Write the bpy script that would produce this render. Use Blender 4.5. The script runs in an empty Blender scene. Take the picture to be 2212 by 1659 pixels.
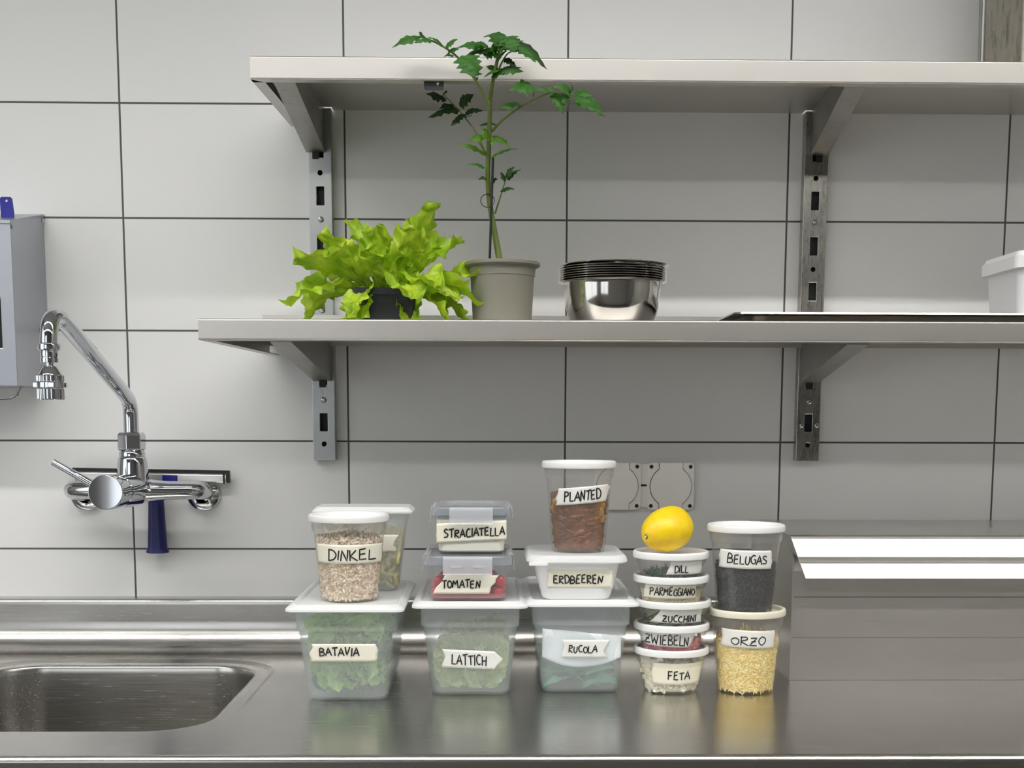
import bpy, bmesh, math, random
from mathutils import Vector, Matrix, noise
random.seed(7)
PI = math.pi
sc = bpy.context.scene
col = sc.collection

# ---------------------------------------------------------------- camera, exposure, world
cam_data = bpy.data.cameras.new('camera')
cam = bpy.data.objects.new('camera', cam_data)
col.objects.link(cam)
cam_data.sensor_fit = 'HORIZONTAL'
cam_data.sensor_width = 36.0
cam_data.lens = 2800.0 / 2212.0 * 36.0
cam_data.shift_y = 0.19542
cam_data.clip_start = 0.02
m = Matrix(((0.999855, -0.000646, -0.016995), (-0.01678, 0.125236, -0.991985), (0.002769, 0.992127, 0.125207))).to_4x4()
m.translation = Vector((-0.1395, -2.4237, 1.3079))
cam.matrix_world = m
sc.camera = cam
sc.view_settings.view_transform = 'Standard'
sc.view_settings.look = 'None'
sc.view_settings.exposure = 0.20
sc.view_settings.gamma = 1.0
sc.view_settings.use_curve_mapping = False
sc.cycles.transparent_max_bounces = 24
sc.cycles.max_bounces = 10
sc.cycles.diffuse_bounces = 5
sc.cycles.caustics_reflective = True
sc.cycles.caustics_refractive = False
sc.cycles.blur_glossy = 0.6
world = bpy.data.worlds.new('world'); sc.world = world
world.use_nodes = True
world.node_tree.nodes['Background'].inputs[0].default_value = (0.6, 0.75, 1, 1)
world.node_tree.nodes['Background'].inputs[1].default_value = 0.3
LAMP_NEAR = 11.0      # suspended strip lamps over the worktop edge
LAMP_CEIL = 58.0      # ceiling strip lamps
WINDOW_FILL = 1.4

# ---------------------------------------------------------------- node helpers / materials
MATS = {}
def newmat(name):
    mt = bpy.data.materials.new(name); mt.use_nodes = True
    nt = mt.node_tree; nt.nodes.clear()
    out = nt.nodes.new('ShaderNodeOutputMaterial')
    MATS[name] = mt
    return mt, nt, out
def N(nt, typ, **kw):
    n = nt.nodes.new(typ)
    for k, v in kw.items():
        if k in n.inputs: n.inputs[k].default_value = v
        else: setattr(n, k, v)
    return n
def rgba(c): return (c[0], c[1], c[2], 1.0)
def srgb(r, g, b):
    f = lambda v: (v / 255 / 12.92) if v / 255 <= 0.04045 else ((v / 255 + 0.055) / 1.055) ** 2.4
    return (f(r), f(g), f(b))
def coords(nt, scale=(1, 1, 1)):
    tc = N(nt, 'ShaderNodeTexCoord'); mp = N(nt, 'ShaderNodeMapping')
    mp.inputs['Scale'].default_value = scale
    nt.links.new(tc.outputs['Object'], mp.inputs['Vector'])
    return mp.outputs['Vector']
def plain(name, c, rough=0.5, metal=0.0, spec=0.5, coat=0.0, sss=0.0, bump=0.0, bscale=200, vary=0.0, vscale=20, c2=None, emit=None):
    mt, nt, out = newmat(name)
    p = N(nt, 'ShaderNodeBsdfPrincipled')
    p.inputs['Base Color'].default_value = rgba(c); p.inputs['Roughness'].default_value = rough
    p.inputs['Metallic'].default_value = metal; p.inputs['Specular IOR Level'].default_value = spec
    p.inputs['Coat Weight'].default_value = coat
    if sss:
        p.inputs['Subsurface Weight'].default_value = sss; p.inputs['Subsurface Radius'].default_value = (.01, .008, .006)
        p.inputs['Subsurface Scale'].default_value = .5
    if vary or c2:
        nz = N(nt, 'ShaderNodeTexNoise', Scale=vscale, Detail=6.0, Roughness=0.6)
        nt.links.new(coords(nt), nz.inputs['Vector'])
        rp = N(nt, 'ShaderNodeValToRGB')
        cc = c2 or tuple(x * (1 - vary) for x in c)
        rp.color_ramp.elements[0].position = .35; rp.color_ramp.elements[1].position = .65
        rp.color_ramp.elements[0].color = rgba(c); rp.color_ramp.elements[1].color = rgba(cc)
        nt.links.new(nz.outputs['Fac'], rp.inputs['Fac'])
        nt.links.new(rp.outputs['Color'], p.inputs['Base Color'])
    if bump:
        nb = N(nt, 'ShaderNodeTexNoise', Scale=bscale, Detail=3.0)
        nt.links.new(coords(nt), nb.inputs['Vector'])
        b = N(nt, 'ShaderNodeBump', Strength=bump, Distance=0.002)
        nt.links.new(nb.outputs['Fac'], b.inputs['Height'])
        nt.links.new(b.outputs['Normal'], p.inputs['Normal'])
    nt.links.new(p.outputs[0], out.inputs[0])
    return mt
def steel(name, c=(.62, .60, .57), rough=.26, stretch=(3, 160, 160), amt=.10, vary=.12, bump=.06, stain=0.0, aniso=0.0):
    """brushed stainless steel: grain runs along the axis with the small stretch factor"""
    mt, nt, out = newmat(name)
    p = N(nt, 'ShaderNodeBsdfPrincipled', Metallic=1.0)
    nz = N(nt, 'ShaderNodeTexNoise', Scale=6.0, Detail=5.0, Roughness=.65)
    nt.links.new(coords(nt, stretch), nz.inputs['Vector'])
    mr = N(nt, 'ShaderNodeMapRange')
    mr.inputs['From Min'].default_value = .3; mr.inputs['From Max'].default_value = .7
    mr.inputs['To Min'].default_value = rough - amt * .5; mr.inputs['To Max'].default_value = rough + amt * .5
    nt.links.new(nz.outputs['Fac'], mr.inputs['Value'])
    nt.links.new(mr.outputs[0], p.inputs['Roughness'])
    n2 = N(nt, 'ShaderNodeTexNoise', Scale=7.0, Detail=6.0, Roughness=.6)
    nt.links.new(coords(nt, (1, 2.2, 2.2)), n2.inputs['Vector'])
    mx = N(nt, 'ShaderNodeMix', data_type='RGBA')
    mx.inputs['A'].default_value = rgba(c); mx.inputs['B'].default_value = rgba([x * (1 - vary) for x in c])
    nt.links.new(n2.outputs['Fac'], mx.inputs['Factor'])
    src = mx.outputs['Result']
    if stain:
        n3 = N(nt, 'ShaderNodeTexNoise', Scale=26.0, Detail=8.0, Roughness=.75)
        nt.links.new(coords(nt, (2.2, 2.2, .8)), n3.inputs['Vector'])
        rp = N(nt, 'ShaderNodeValToRGB')
        rp.color_ramp.elements[0].position = .5; rp.color_ramp.elements[1].position = .68
        rp.color_ramp.elements[0].color = (0, 0, 0, 1); rp.color_ramp.elements[1].color = (stain,) * 3 + (1,)
        nt.links.new(n3.outputs['Fac'], rp.inputs['Fac'])
        m3 = N(nt, 'ShaderNodeMix', data_type='RGBA')
        nt.links.new(rp.outputs['Color'], m3.inputs['Factor'])
        nt.links.new(src, m3.inputs['A']); m3.inputs['B'].default_value = (.13, .115, .085, 1)
        src = m3.outputs['Result']
    nt.links.new(src, p.inputs['Base Color'])
    if bump:
        b = N(nt, 'ShaderNodeBump', Strength=bump, Distance=.0006)
        nt.links.new(nz.outputs['Fac'], b.inputs['Height']); nt.links.new(b.outputs['Normal'], p.inputs['Normal'])
    if aniso: p.inputs['Anisotropic'].default_value = aniso
    nt.links.new(p.outputs[0], out.inputs[0])
    return mt
def cloudy(name, c=(.86, .88, .9), opacity=.35, rough=.22, tint=(.97, .985, .99), translucent=.5, gloss=1.0):
    """milky or clear polypropylene: part see-through, part scattering, with a soft sheen"""
    mt, nt, out = newmat(name)
    tr = N(nt, 'ShaderNodeBsdfTransparent'); tr.inputs['Color'].default_value = rgba(tint)
    df = N(nt, 'ShaderNodeBsdfDiffuse'); df.inputs['Color'].default_value = rgba(c)
    tl = N(nt, 'ShaderNodeBsdfTranslucent'); tl.inputs['Color'].default_value = rgba(c)
    m1 = N(nt, 'ShaderNodeMixShader'); m1.inputs[0].default_value = translucent
    nt.links.new(df.outputs[0], m1.inputs[1]); nt.links.new(tl.outputs[0], m1.inputs[2])
    m2 = N(nt, 'ShaderNodeMixShader'); m2.inputs[0].default_value = opacity
    nt.links.new(tr.outputs[0], m2.inputs[1]); nt.links.new(m1.outputs[0], m2.inputs[2])
    gl = N(nt, 'ShaderNodeBsdfGlossy'); gl.inputs['Roughness'].default_value = rough
    fr = N(nt, 'ShaderNodeLayerWeight', Blend=.5)      # same from both sides of the thin wall
    pw = N(nt, 'ShaderNodeMath', operation='POWER'); pw.inputs[1].default_value = 4.0
    nt.links.new(fr.outputs['Facing'], pw.inputs[0])
    mu = N(nt, 'ShaderNodeMath', operation='MULTIPLY_ADD'); mu.inputs[1].default_value = .35 * gloss; mu.inputs[2].default_value = .03 * gloss
    nt.links.new(pw.outputs[0], mu.inputs[0])
    m3 = N(nt, 'ShaderNodeMixShader')
    nt.links.new(mu.outputs[0], m3.inputs[0]); nt.links.new(m2.outputs[0], m3.inputs[1]); nt.links.new(gl.outputs[0], m3.inputs[2])
    nt.links.new(m3.outputs[0], out.inputs[0])
    return mt
def leafmat(name, a, b, trans=.35, rough=.4, bump=.3, bscale=90, vscale=25):
    mt, nt, out = newmat(name)
    nz = N(nt, 'ShaderNodeTexNoise', Scale=vscale, Detail=5.0)
    nt.links.new(coords(nt), nz.inputs['Vector'])
    rp = N(nt, 'ShaderNodeValToRGB')
    rp.color_ramp.elements[0].position = .3; rp.color_ramp.elements[1].position = .7
    rp.color_ramp.elements[0].color = rgba(a); rp.color_ramp.elements[1].color = rgba(b)
    nt.links.new(nz.outputs['Fac'], rp.inputs['Fac'])
    p = N(nt, 'ShaderNodeBsdfPrincipled', Roughness=rough)
    tl = N(nt, 'ShaderNodeBsdfTranslucent')
    nt.links.new(rp.outputs['Color'], p.inputs['Base Color']); nt.links.new(rp.outputs['Color'], tl.inputs['Color'])
    nb = N(nt, 'ShaderNodeTexNoise', Scale=bscale, Detail=3.0)
    nt.links.new(coords(nt), nb.inputs['Vector'])
    bp = N(nt, 'ShaderNodeBump', Strength=bump, Distance=.003)
    nt.links.new(nb.outputs['Fac'], bp.inputs['Height'])
    nt.links.new(bp.outputs[0], p.inputs['Normal'])
    mx = N(nt, 'ShaderNodeMixShader'); mx.inputs[0].default_value = trans
    nt.links.new(p.outputs[0], mx.inputs[1]); nt.links.new(tl.outputs[0], mx.inputs[2])
    nt.links.new(mx.outputs[0], out.inputs[0])
    return mt
def glow(name, c, s):
    mt, nt, out = newmat(name)
    e = N(nt, 'ShaderNodeEmission', Strength=s); e.inputs['Color'].default_value = rgba(c)
    nt.links.new(e.outputs[0], out.inputs[0])
    return mt
def tiles(name):
    mt, nt, out = newmat(name)
    tc = N(nt, 'ShaderNodeTexCoord'); sp = N(nt, 'ShaderNodeSeparateXYZ'); cb = N(nt, 'ShaderNodeCombineXYZ')
    nt.links.new(tc.outputs['Object'], sp.inputs[0])
    ax = N(nt, 'ShaderNodeMath', operation='ADD'); ax.inputs[1].default_value = .402 * 20
    az = N(nt, 'ShaderNodeMath', operation='ADD'); az.inputs[1].default_value = .2006 * 20 - 1.67
    nt.links.new(sp.outputs['X'], ax.inputs[0]); nt.links.new(sp.outputs['Z'], az.inputs[0])
    nt.links.new(ax.outputs[0], cb.inputs['X']); nt.links.new(az.outputs[0], cb.inputs['Y'])
    br = N(nt, 'ShaderNodeTexBrick', offset=0.0, squash=1.0)
    br.inputs['Scale'].default_value = 1.0; br.inputs['Brick Width'].default_value = .402; br.inputs['Row Height'].default_value = .2006
    br.inputs['Mortar Size'].default_value = .0019; br.inputs['Mortar Smooth'].default_value = .25; br.inputs['Bias'].default_value = 0
    br.inputs['Color1'].default_value = (.80, .80, .79, 1); br.inputs['Color2'].default_value = (.775, .778, .772, 1)
    br.inputs['Mortar'].default_value = (.115, .113, .108, 1)
    nt.links.new(cb.outputs[0], br.inputs['Vector'])
    p = N(nt, 'ShaderNodeBsdfPrincipled', Roughness=.55)
    p.inputs['Specular IOR Level'].default_value = .12
    nt.links.new(br.outputs['Color'], p.inputs['Base Color'])
    inv = N(nt, 'ShaderNodeMath', operation='SUBTRACT'); inv.inputs[0].default_value = 1.0
    nt.links.new(br.outputs['Fac'], inv.inputs[1])
    bp = N(nt, 'ShaderNodeBump', Strength=.7, Distance=.002)
    nt.links.new(inv.outputs[0], bp.inputs['Height']); nt.links.new(bp.outputs[0], p.inputs['Normal'])
    nt.links.new(p.outputs[0], out.inputs[0])
    return mt

tiles('wall_tile')
plain('paint', (.27, .265, .25), .8)
plain('ceiling_paint', (.55, .55, .54), .9)
plain('floor_tile', (.12, .11, .10), .5, vary=.3, vscale=6)
steel('worktop_steel', (.60, .585, .555), .24, (2.0, 90, 90), .08, .16, 0)
steel('shelf_steel', (.66, .635, .60), .40, (2.0, 150, 150), .06, .10, 0)
steel('box_steel', (.72, .69, .66), .44, (1.6, 170, 170), .08, .12, 0)
steel('lid_steel', (.74, .72, .69), .30, (1.6, 170, 170), .06, .08, 0)
steel('rail_steel', (.50, .515, .51), .34, (60, 60, 4), .12, .25, .04)
steel('worn_rail_steel', (.50, .49, .45), .30, (60, 60, 4), .14, .25, .05, stain=.75)
steel('bracket_steel', (.46, .45, .42), .36, (60, 60, 8), .12, .3, .04, stain=.25)
steel('dispenser_steel', (.46, .48, .52), .36, (120, 120, 4), .1, .15, .05)
steel('bowl_steel', (.62, .60, .57), .10, (2, 2, 90), .04, .06, .0)
steel('tray_steel', (.66, .63, .58), .16, (2, 60, 60), .06, .1, .02)
steel('pot_metal', (.42, .39, .33), .42, (30, 30, 6), .1, .2, .1, stain=.9)
plain('chrome', (.64, .66, .69), .05, 1.0)
plain('slot_shade', (.05, .052, .05), .6)
plain('bolt_steel', (.45, .45, .45), .25, 1.0)
plain('dark_gap', (.012, .012, .012), .6)
plain('black_rubber', (.012, .012, .014), .5)
plain('black_plastic', (.016, .018, .021), .42, bump=.05)
plain('navy_plastic', (.006, .008, .10), .35)
plain('bright_navy_plastic', (.008, .010, .26), .35)
plain('socket_plastic', (.90, .88, .83), .45)
plain('taupe_plastic', (.215, .205, .165), .5, bump=.06)
plain('soil', (.03, .022, .015), .95, bump=.8, bscale=120)
plain('white_plastic', (.80, .80, .80), .32, sss=.0)
plain('white_lid', (.83, .83, .82), .35)
plain('cream_lid', (.78, .74, .60), .35)
plain('tub_plastic', (.72, .72, .74), .4)
plain('masking_tape', (.80, .775, .66), .75, bump=.25, bscale=260)
plain('pale_tape', (.79, .79, .75), .75, bump=.25, bscale=260)
plain('marker_ink', (.008, .008, .009), .5)
plain('lemon_peel', (.93, .68, .008), .36, bump=.35, bscale=330, c2=(.86, .54, .006), vscale=30)
plain('lemon_stem', (.10, .11, .03), .7)
cloudy('milky', (.95, .97, .99), .21, .22, (.97, .99, .995), .4)
cloudy('milky_lid', (.95, .955, .96), .84, .3, (.97, .98, .98), .3)
cloudy('clear_cup', (.92, .92, .90), .065, .12, (.985, .985, .98), .5)
cloudy('clear_box', (.88, .90, .93), .10, .08, (.98, .985, .99), .5)
cloudy('clip_plastic', (.90, .91, .94), .36, .12, (.97, .975, .985), .4)
cloudy('clear_lid', (.90, .91, .93), .26, .10, (.97, .975, .98), .4)
cloudy('gasket', (.30, .36, .44), .6, .2, (.8, .86, .92), .4)
plain('paper_towel', (.92, .93, .94), .9)
leafmat('lettuce_leaf', (.26, .48, .014), (.66, .82, .06), .38, .36, .5, 60, 30)
leafmat('lettuce_rib', (.42, .58, .12), (.5, .64, .18), .3)
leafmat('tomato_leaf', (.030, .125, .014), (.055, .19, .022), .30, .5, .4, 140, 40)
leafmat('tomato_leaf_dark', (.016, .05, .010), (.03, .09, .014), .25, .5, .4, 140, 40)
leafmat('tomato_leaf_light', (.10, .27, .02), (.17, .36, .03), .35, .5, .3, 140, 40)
plain('tomato_stem', (.10, .15, .022), .5, c2=(.15, .19, .035), vscale=60)
leafmat('batavia_leaf', (.28, .55, .10), (.72, .86, .40), .4, .4, .4, 70, 28)
leafmat('batavia_dark', (.06, .15, .12), (.14, .22, .22), .3, .4, .4, 70, 28)
leafmat('romaine_leaf', (.50, .64, .20), (.85, .88, .55), .4, .4, .4, 70, 22)
leafmat('rocket_leaf', (.05, .24, .12), (.16, .40, .22), .3, .4, .3, 90, 40)
leafmat('dill_frond', (.015, .10, .045), (.04, .20, .09), .3, .5)
plain('spelt', (.56, .38, .22), .6, c2=(.98, .92, .82), vscale=150)
plain('orzo', (.90, .68, .20), .45, c2=(1.0, .88, .48), vscale=110)
plain('lentil', (.006, .007, .009), .3, c2=(.018, .021, .027), vscale=150)
plain('feta', (.84, .80, .64), .55, sss=0.0, c2=(.86, .84, .74), vscale=50)
plain('parmesan', (.80, .73, .52), .6)
plain('cream', (.86, .83, .68), .4)
plain('noodle', (.70, .58, .20), .4, c2=(.80, .72, .42), vscale=40)
plain('braised', (.12, .045, .02), .25, c2=(.26, .10, .035), vscale=55, bump=.8, bscale=70)
plain('braised_amber', (.42, .22, .04), .3)
plain('tomato_skin', (.52, .016, .018), .16, coat=.5)
plain('tomato_juice', (.40, .10, .09), .3)
plain('zucchini_skin', (.02, .06, .02), .4)
plain('zucchini_flesh', (.62, .70, .36), .4)
plain('onion', (.66, .14, .20), .3, c2=(.78, .46, .46), vscale=60)
glow('lamp_near', (1.0, .975, .93), LAMP_NEAR)
glow('lamp_ceiling', (1.0, .985, .955), LAMP_CEIL)
glow('window_glow', (.93, .97, 1.0), WINDOW_FILL)

# ---------------------------------------------------------------- mesh helper
class MB:
    def __init__(s): s.v = []; s.f = []
    def add(s, vs, fs):
        o = len(s.v); s.v += [tuple(p) for p in vs]; s.f += [tuple(i + o for i in f) for f in fs]
        return s
    def box(s, x0, x1, y0, y1, z0, z1):
        v = [(x, y, z) for z in (z0, z1) for y in (y0, y1) for x in (x0, x1)]
        return s.add(v, [(0, 2, 3, 1), (4, 5, 7, 6), (0, 1, 5, 4), (2, 6, 7, 3), (0, 4, 6, 2), (1, 3, 7, 5)])
    def rings(s, rings, cap0=True, cap1=True, close=True):
        n = len(rings[0]); vs = [p for r in rings for p in r]; fs = []
        for i in range(len(rings) - 1):
            for j in range(n if close else n - 1):
                k = (j + 1) % n
                fs.append((i * n + j, i * n + k, (i + 1) * n + k, (i + 1) * n + j))
        if cap0: fs.append(tuple(range(n - 1, -1, -1)))
        if cap1: fs.append(tuple((len(rings) - 1) * n + j for j in range(n)))
        return s.add(vs, fs)
    def lathe(s, prof, cx=0, cy=0, n=48, cap0=True, cap1=True):
        return s.rings([[(cx + r * math.cos(2 * PI * j / n), cy + r * math.sin(2 * PI * j / n), z) for j in range(n)] for r, z in prof], cap0, cap1)
    def loft(s, secs, cx=0, cy=0, nc=7, cap0=True, cap1=True):
        return s.rings([[(cx + x, cy + y, z) for x, y in rrect(hw, hd, r, nc)] for z, hw, hd, r in secs], cap0, cap1)
    def tube(s, path, rad, n=12, caps=True):
        path = [Vector(p) for p in path]
        if not isinstance(rad, (list, tuple)): rad = [rad] * len(path)
        rings = []; up = None
        for i, p in enumerate(path):
            a = path[max(i - 1, 0)]; b = path[min(i + 1, len(path) - 1)]
            t = (b - a).normalized() if (b - a).length > 1e-9 else Vector((0, 0, 1))
            if up is None: up = Vector((0, 0, 1)) if abs(t.z) < .9 else Vector((0, 1, 0))
            u = (up - t * up.dot(t)).normalized(); w = t.cross(u); up = u
            rings.append([tuple(p + u * rad[i] * math.cos(2 * PI * j / n) + w * rad[i] * math.sin(2 * PI * j / n)) for j in range(n)])
        return s.rings(rings, caps, caps)
    def prism(s, poly, x0, x1):     # poly in (y, z), extruded along x
        n = len(poly); v = [(x0, y, z) for y, z in poly] + [(x1, y, z) for y, z in poly]
        f = [tuple(range(n)), tuple(range(2 * n - 1, n - 1, -1))] + [(i, i + n, (i + 1) % n + n, (i + 1) % n) for i in range(n)]
        return s.add(v, f)
    def blob(s, c, r, sub=1, jit=0.0, rot=None, seed=0):
        bm = bmesh.new(); bmesh.ops.create_icosphere(bm, subdivisions=sub, radius=1)
        rr = (r, r, r) if not isinstance(r, (tuple, list)) else r
        M = rot or Matrix.Identity(3)
        vs = []
        for v in bm.verts:
            k = 1 + jit * noise.noise(v.co * 1.7 + Vector((seed * 3.1, seed * 1.7, seed)))
            vs.append(Vector(c) + M @ Vector((v.co.x * rr[0] * k, v.co.y * rr[1] * k, v.co.z * rr[2] * k)))
        fs = [tuple(v.index for v in f.verts) for f in bm.faces]
        bm.free()
        return s.add(vs, fs)
    def build(s, name, mat, parent=None, smooth=True, angle=35, bevel=0, bseg=2, sub=0, keep=False):
        me = bpy.data.meshes.new(name); me.from_pydata(s.v, [], s.f); me.update()
        bm = bmesh.new(); bm.from_mesh(me)
        if not keep: bmesh.ops.recalc_face_normals(bm, faces=bm.faces)
        bm.to_mesh(me); bm.free()
        me.materials.append(MATS[mat])
        o = bpy.data.objects.new(name, me); col.objects.link(o)
        if parent is not None:
            o.parent = parent; o.matrix_parent_inverse = parent_inverse(parent)
        if smooth:
            for p in me.polygons: p.use_smooth = True
            me.set_sharp_from_angle(angle=math.radians(angle))
        if bevel:
            b = o.modifiers.new('bevel', 'BEVEL'); b.width = bevel; b.segments = bseg; b.limit_method = 'ANGLE'; b.angle_limit = math.radians(40)
            b.harden_normals = False
        if smooth and angle < 80 and len(s.f) < 30000 and not keep:
            w_ = o.modifiers.new('weighted_normal', 'WEIGHTED_NORMAL'); w_.weight = 60; w_.keep_sharp = True
        if sub:
            b = o.modifiers.new('subdivision', 'SUBSURF'); b.levels = sub; b.render_levels = sub
        return o
def parent_inverse(p):
    # parts are modelled in world coordinates; only top-level empties carry a location
    return Matrix.Translation(-p.location) if p.parent is None else Matrix.Identity(4)
def rrect(hw, hd, r, nc=7):
    r = min(r, hw * .999, hd * .999); pts = []
    for cx, cy, a0 in ((hw - r, hd - r, 0), (-hw + r, hd - r, PI / 2), (-hw + r, -hd + r, PI), (hw - r, -hd + r, 1.5 * PI)):
        for i in range(nc + 1):
            a = a0 + PI / 2 * i / nc
            pts.append((cx + r * math.cos(a), cy + r * math.sin(a)))
    return pts
def catmull(pts, k=6):
    P = [Vector(p) for p in pts]; P = [P[0] * 2 - P[1]] + P + [P[-1] * 2 - P[-2]]; out = []
    for i in range(1, len(P) - 2):
        for j in range(k):
            t = j / k; a, b, c, d = P[i - 1:i + 3]
            out.append(.5 * ((2 * b) + (c - a) * t + (2 * a - 5 * b + 4 * c - d) * t * t + (3 * b - a - 3 * c + d) * t ** 3))
    out.append(P[-2]); return out
def thing(name, label, cat, loc=(0, 0, 0), group=None):
    o = bpy.data.objects.new(name, None); col.objects.link(o); o.location = loc
    o.empty_display_size = .02
    o['label'] = label; o['category'] = cat
    if group: o['group'] = group
    return o
def tag(o, label, cat, group=None, kind=None):
    o['label'] = label; o['category'] = cat
    if group: o['group'] = group
    if kind: o['kind'] = kind
    return o
def struct(o):
    o['kind'] = 'structure'; return o
def holed_plate(outline, holes, y, th, mb):
    """flat plate in the xz plane with real holes, front at y, thickness th behind it"""
    bm = bmesh.new(); edges = []
    for loop in [outline] + holes:
        vs = [bm.verts.new((x, y, z)) for x, z in loop]
        edges += [bm.edges.new((vs[i], vs[(i + 1) % len(vs)])) for i in range(len(vs))]
    r = bmesh.ops.triangle_fill(bm, edges=edges, use_beauty=True, use_dissolve=False)
    faces = [g for g in bm.faces]
    ex = bmesh.ops.extrude_face_region(bm, geom=faces)
    for g in ex['geom']:
        if isinstance(g, bmesh.types.BMVert): g.co.y += th
    bm.verts.index_update()
    mb.add([v.co[:] for v in bm.verts], [tuple(v.index for v in f.verts) for f in bm.faces])
    bm.free(); return mb
def circle(cx, cz, r, n=20): return [(cx + r * math.cos(2 * PI * i / n), cz + r * math.sin(2 * PI * i / n)) for i in range(n)]
def rectloop(x0, x1, z0, z1): return [(x0, z0), (x1, z0), (x1, z1), (x0, z1)]

# ---------------------------------------------------------------- room shell
RX0, RX1, RY0, RZ1 = -2.7, 2.5, -4.4, 3.0
def slab(name, mat, *b): return struct(MB().box(*b).build(name, mat, smooth=False))
slab('wall_back', 'wall_tile', RX0, RX1, 0, .12, 0, RZ1)
slab('wall_left', 'paint', RX0 - .12, RX0, RY0, .12, 0, RZ1)
slab('wall_right', 'paint', RX1, RX1 + .12, RY0, .12, 0, RZ1)
slab('wall_front', 'paint', RX0 - .12, RX1 + .12, RY0 - .12, RY0, 0, RZ1)
slab('floor', 'floor_tile', RX0 - .12, RX1 + .12, RY0 - .12, .12, -.1, 0)
slab('ceiling', 'ceiling_paint', RX0 - .12, RX1 + .12, RY0 - .12, .12, RZ1, RZ1 + .1)
# unseen windows, sized and placed as fill light, behind and left of the camera
def window(n, a, b, left):
    z0, z1 = .95, 2.4; wf = MB()
    def bar(m, p0, p1, q0, q1, d0, d1):
        if left: m.box(RX0 + d0, RX0 + d1, p0, p1, q0, q1)
        else: m.box(p0, p1, RY0 + d0, RY0 + d1, q0, q1)
    for x0, x1, p, q in ((a, b, z0 - .05, z0), (a, b, z1, z1 + .05), (a, a + .05, z0, z1), (b - .05, b, z0, z1), ((a + b) / 2 - .025, (a + b) / 2 + .025, z0, z1)):
        bar(wf, x0, x1, p, q, 0, .05)
    win = struct(wf.build('window_%d' % n, 'white_plastic', smooth=False))
    pm = MB(); bar(pm, a + .05, b - .05, z0, z1, .005, .02)
    pm.build('pane', 'window_glow', win, smooth=False)
window(1, -2.5, -1.0, False)
window(2, -3.4, -1.2, True)

# ---------------------------------------------------------------- lamps
def strip(label, x0, x1, y, z, w, mat, hang):
    t = thing('strip_lamp', label, 'lamp', ((x0 + x1) / 2, y, z), 'strip lamps behind the camera')
    MB().box(x0, x1, y - w / 2 - .02, y + w / 2 + .02, z + .012, z + .07).build('housing', 'white_plastic', t, bevel=.004)
    MB().box(x0 + .01, x1 - .01, y - w / 2, y + w / 2, z, z + .0115).build('diffuser', mat, t, smooth=False)
    if not hang:      # side shields added to cut lamp light on the upper wall
        for yy in (y - w / 2 - .004, y + w / 2 + .001):
            MB().box(x0, x1, yy, yy + .003, z - .042, z + .012).build('light_shield', 'dark_gap', t, smooth=False)
    if hang:
        for x in (x0 + .2, x1 - .2):
            MB().tube([(x, y, z + .07), (x, y, RZ1)], .004, 8).build('hanger', 'bolt_steel', t)
for x0, x1, w in ((-2.6, -1.2, 'left of the camera'), (-1.06, .525, 'above the camera'), (.655, 2.3, 'right of the camera')):
    strip('long suspended white strip lamp hanging ' + w, x0, x1, -2.04, 2.25, .09, 'lamp_near', True)
for x0, x1, w in ((-2.4, -.75, 'left'), (-.6, 1.05, 'middle'), (1.2, 2.4, 'right')):
    strip('white ceiling strip lamp, ' + w + ' one of its row', x0, x1, -1.59, RZ1 - .07, .12, 'lamp_ceiling', False)

# ---------------------------------------------------------------- worktop with splashback and sink
WX0, WX1 = -2.2, 2.2
WT = .885
top = thing('worktop', 'long stainless steel worktop with a sunken sink at the left end', 'worktop', (0, -.4, 0))
def rr_ring(cx, cy, hw, hd, r, z, nc=10): return [(cx + x, cy + y, z) for x, y in rrect(hw, hd, r, nc)]
SX, SY = -.769, -.419
mb = MB()
SINK = [(.2215, .1015, .055)]
# rim ring -> hole edge (smooth rolled edge) -> bowl
rings = []
for z, g, r in ((WT, .0340, .125), (WT - .0025, .0290, .120), (WT - .0045, .025, .116), (WT - .0046, .024, .115), (WT - .0046, .006, .097), (WT - .0047, .005, .096), (WT - .0056, .0012, .092), (WT - .0085, -.0008, .090), (WT - .0145, -.0018, .089), (WT - .0195, -.0021, .0885), (WT - .20, -.0112, .080), (WT - .21, -.012, .079), (WT - .235, -.022, .058), (WT - .245, -.045, .04)):
    rings.append(rr_ring(SX, SY, .2310 + g, .2410 + g, r, z))
sink = MB(); sink.rings(rings, False, True)
sink.build('sink_bowl', 'worktop_steel', top, angle=60)
YF = -.809
bm = bmesh.new(); edges = []
for loop in ([(WX0, YF), (WX1, YF), (WX1, -.088), (WX0, -.088)], [(p[0], p[1]) for p in rings[0]]):
    vs = [bm.verts.new((x, y, WT)) for x, y in loop]
    edges += [bm.edges.new((vs[i], vs[(i + 1) % len(vs)])) for i in range(len(vs))]
bmesh.ops.triangle_fill(bm, edges=edges, use_beauty=True)
bm.verts.index_update()
deck = MB(); deck.add([v.co[:] for v in bm.verts], [tuple(v.index for v in f.verts) for f in bm.faces]); bm.free()
prof = [(YF, WT)] + [(YF - .009 * math.sin(a), WT - .009 + .009 * math.cos(a)) for a in (.3, .6, .9, 1.2, 1.5)] + [(YF - .0095, WT - .03), (YF - .0095, WT - .06), (YF + .02, WT - .06)]
deck.rings([[(x, y, z) for y, z in prof] for x in (WX0, WX1)], False, False, close=False)
deck.build('deck', 'worktop_steel', top, angle=50)
sp = [(-.0905, WT), (-.088, WT)] + [(-.088 + .05 * math.sin(a), WT + .05 - .05 * math.cos(a)) for a in [PI / 2 * i / 10 for i in range(1, 11)]] + [(-.0379, WT + .0525), (-.0372, .967), (-.037, .972), (-.0355, .9765), (-.031, .9785), (-.0005, .9785), (-.0005, WT)]
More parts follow.
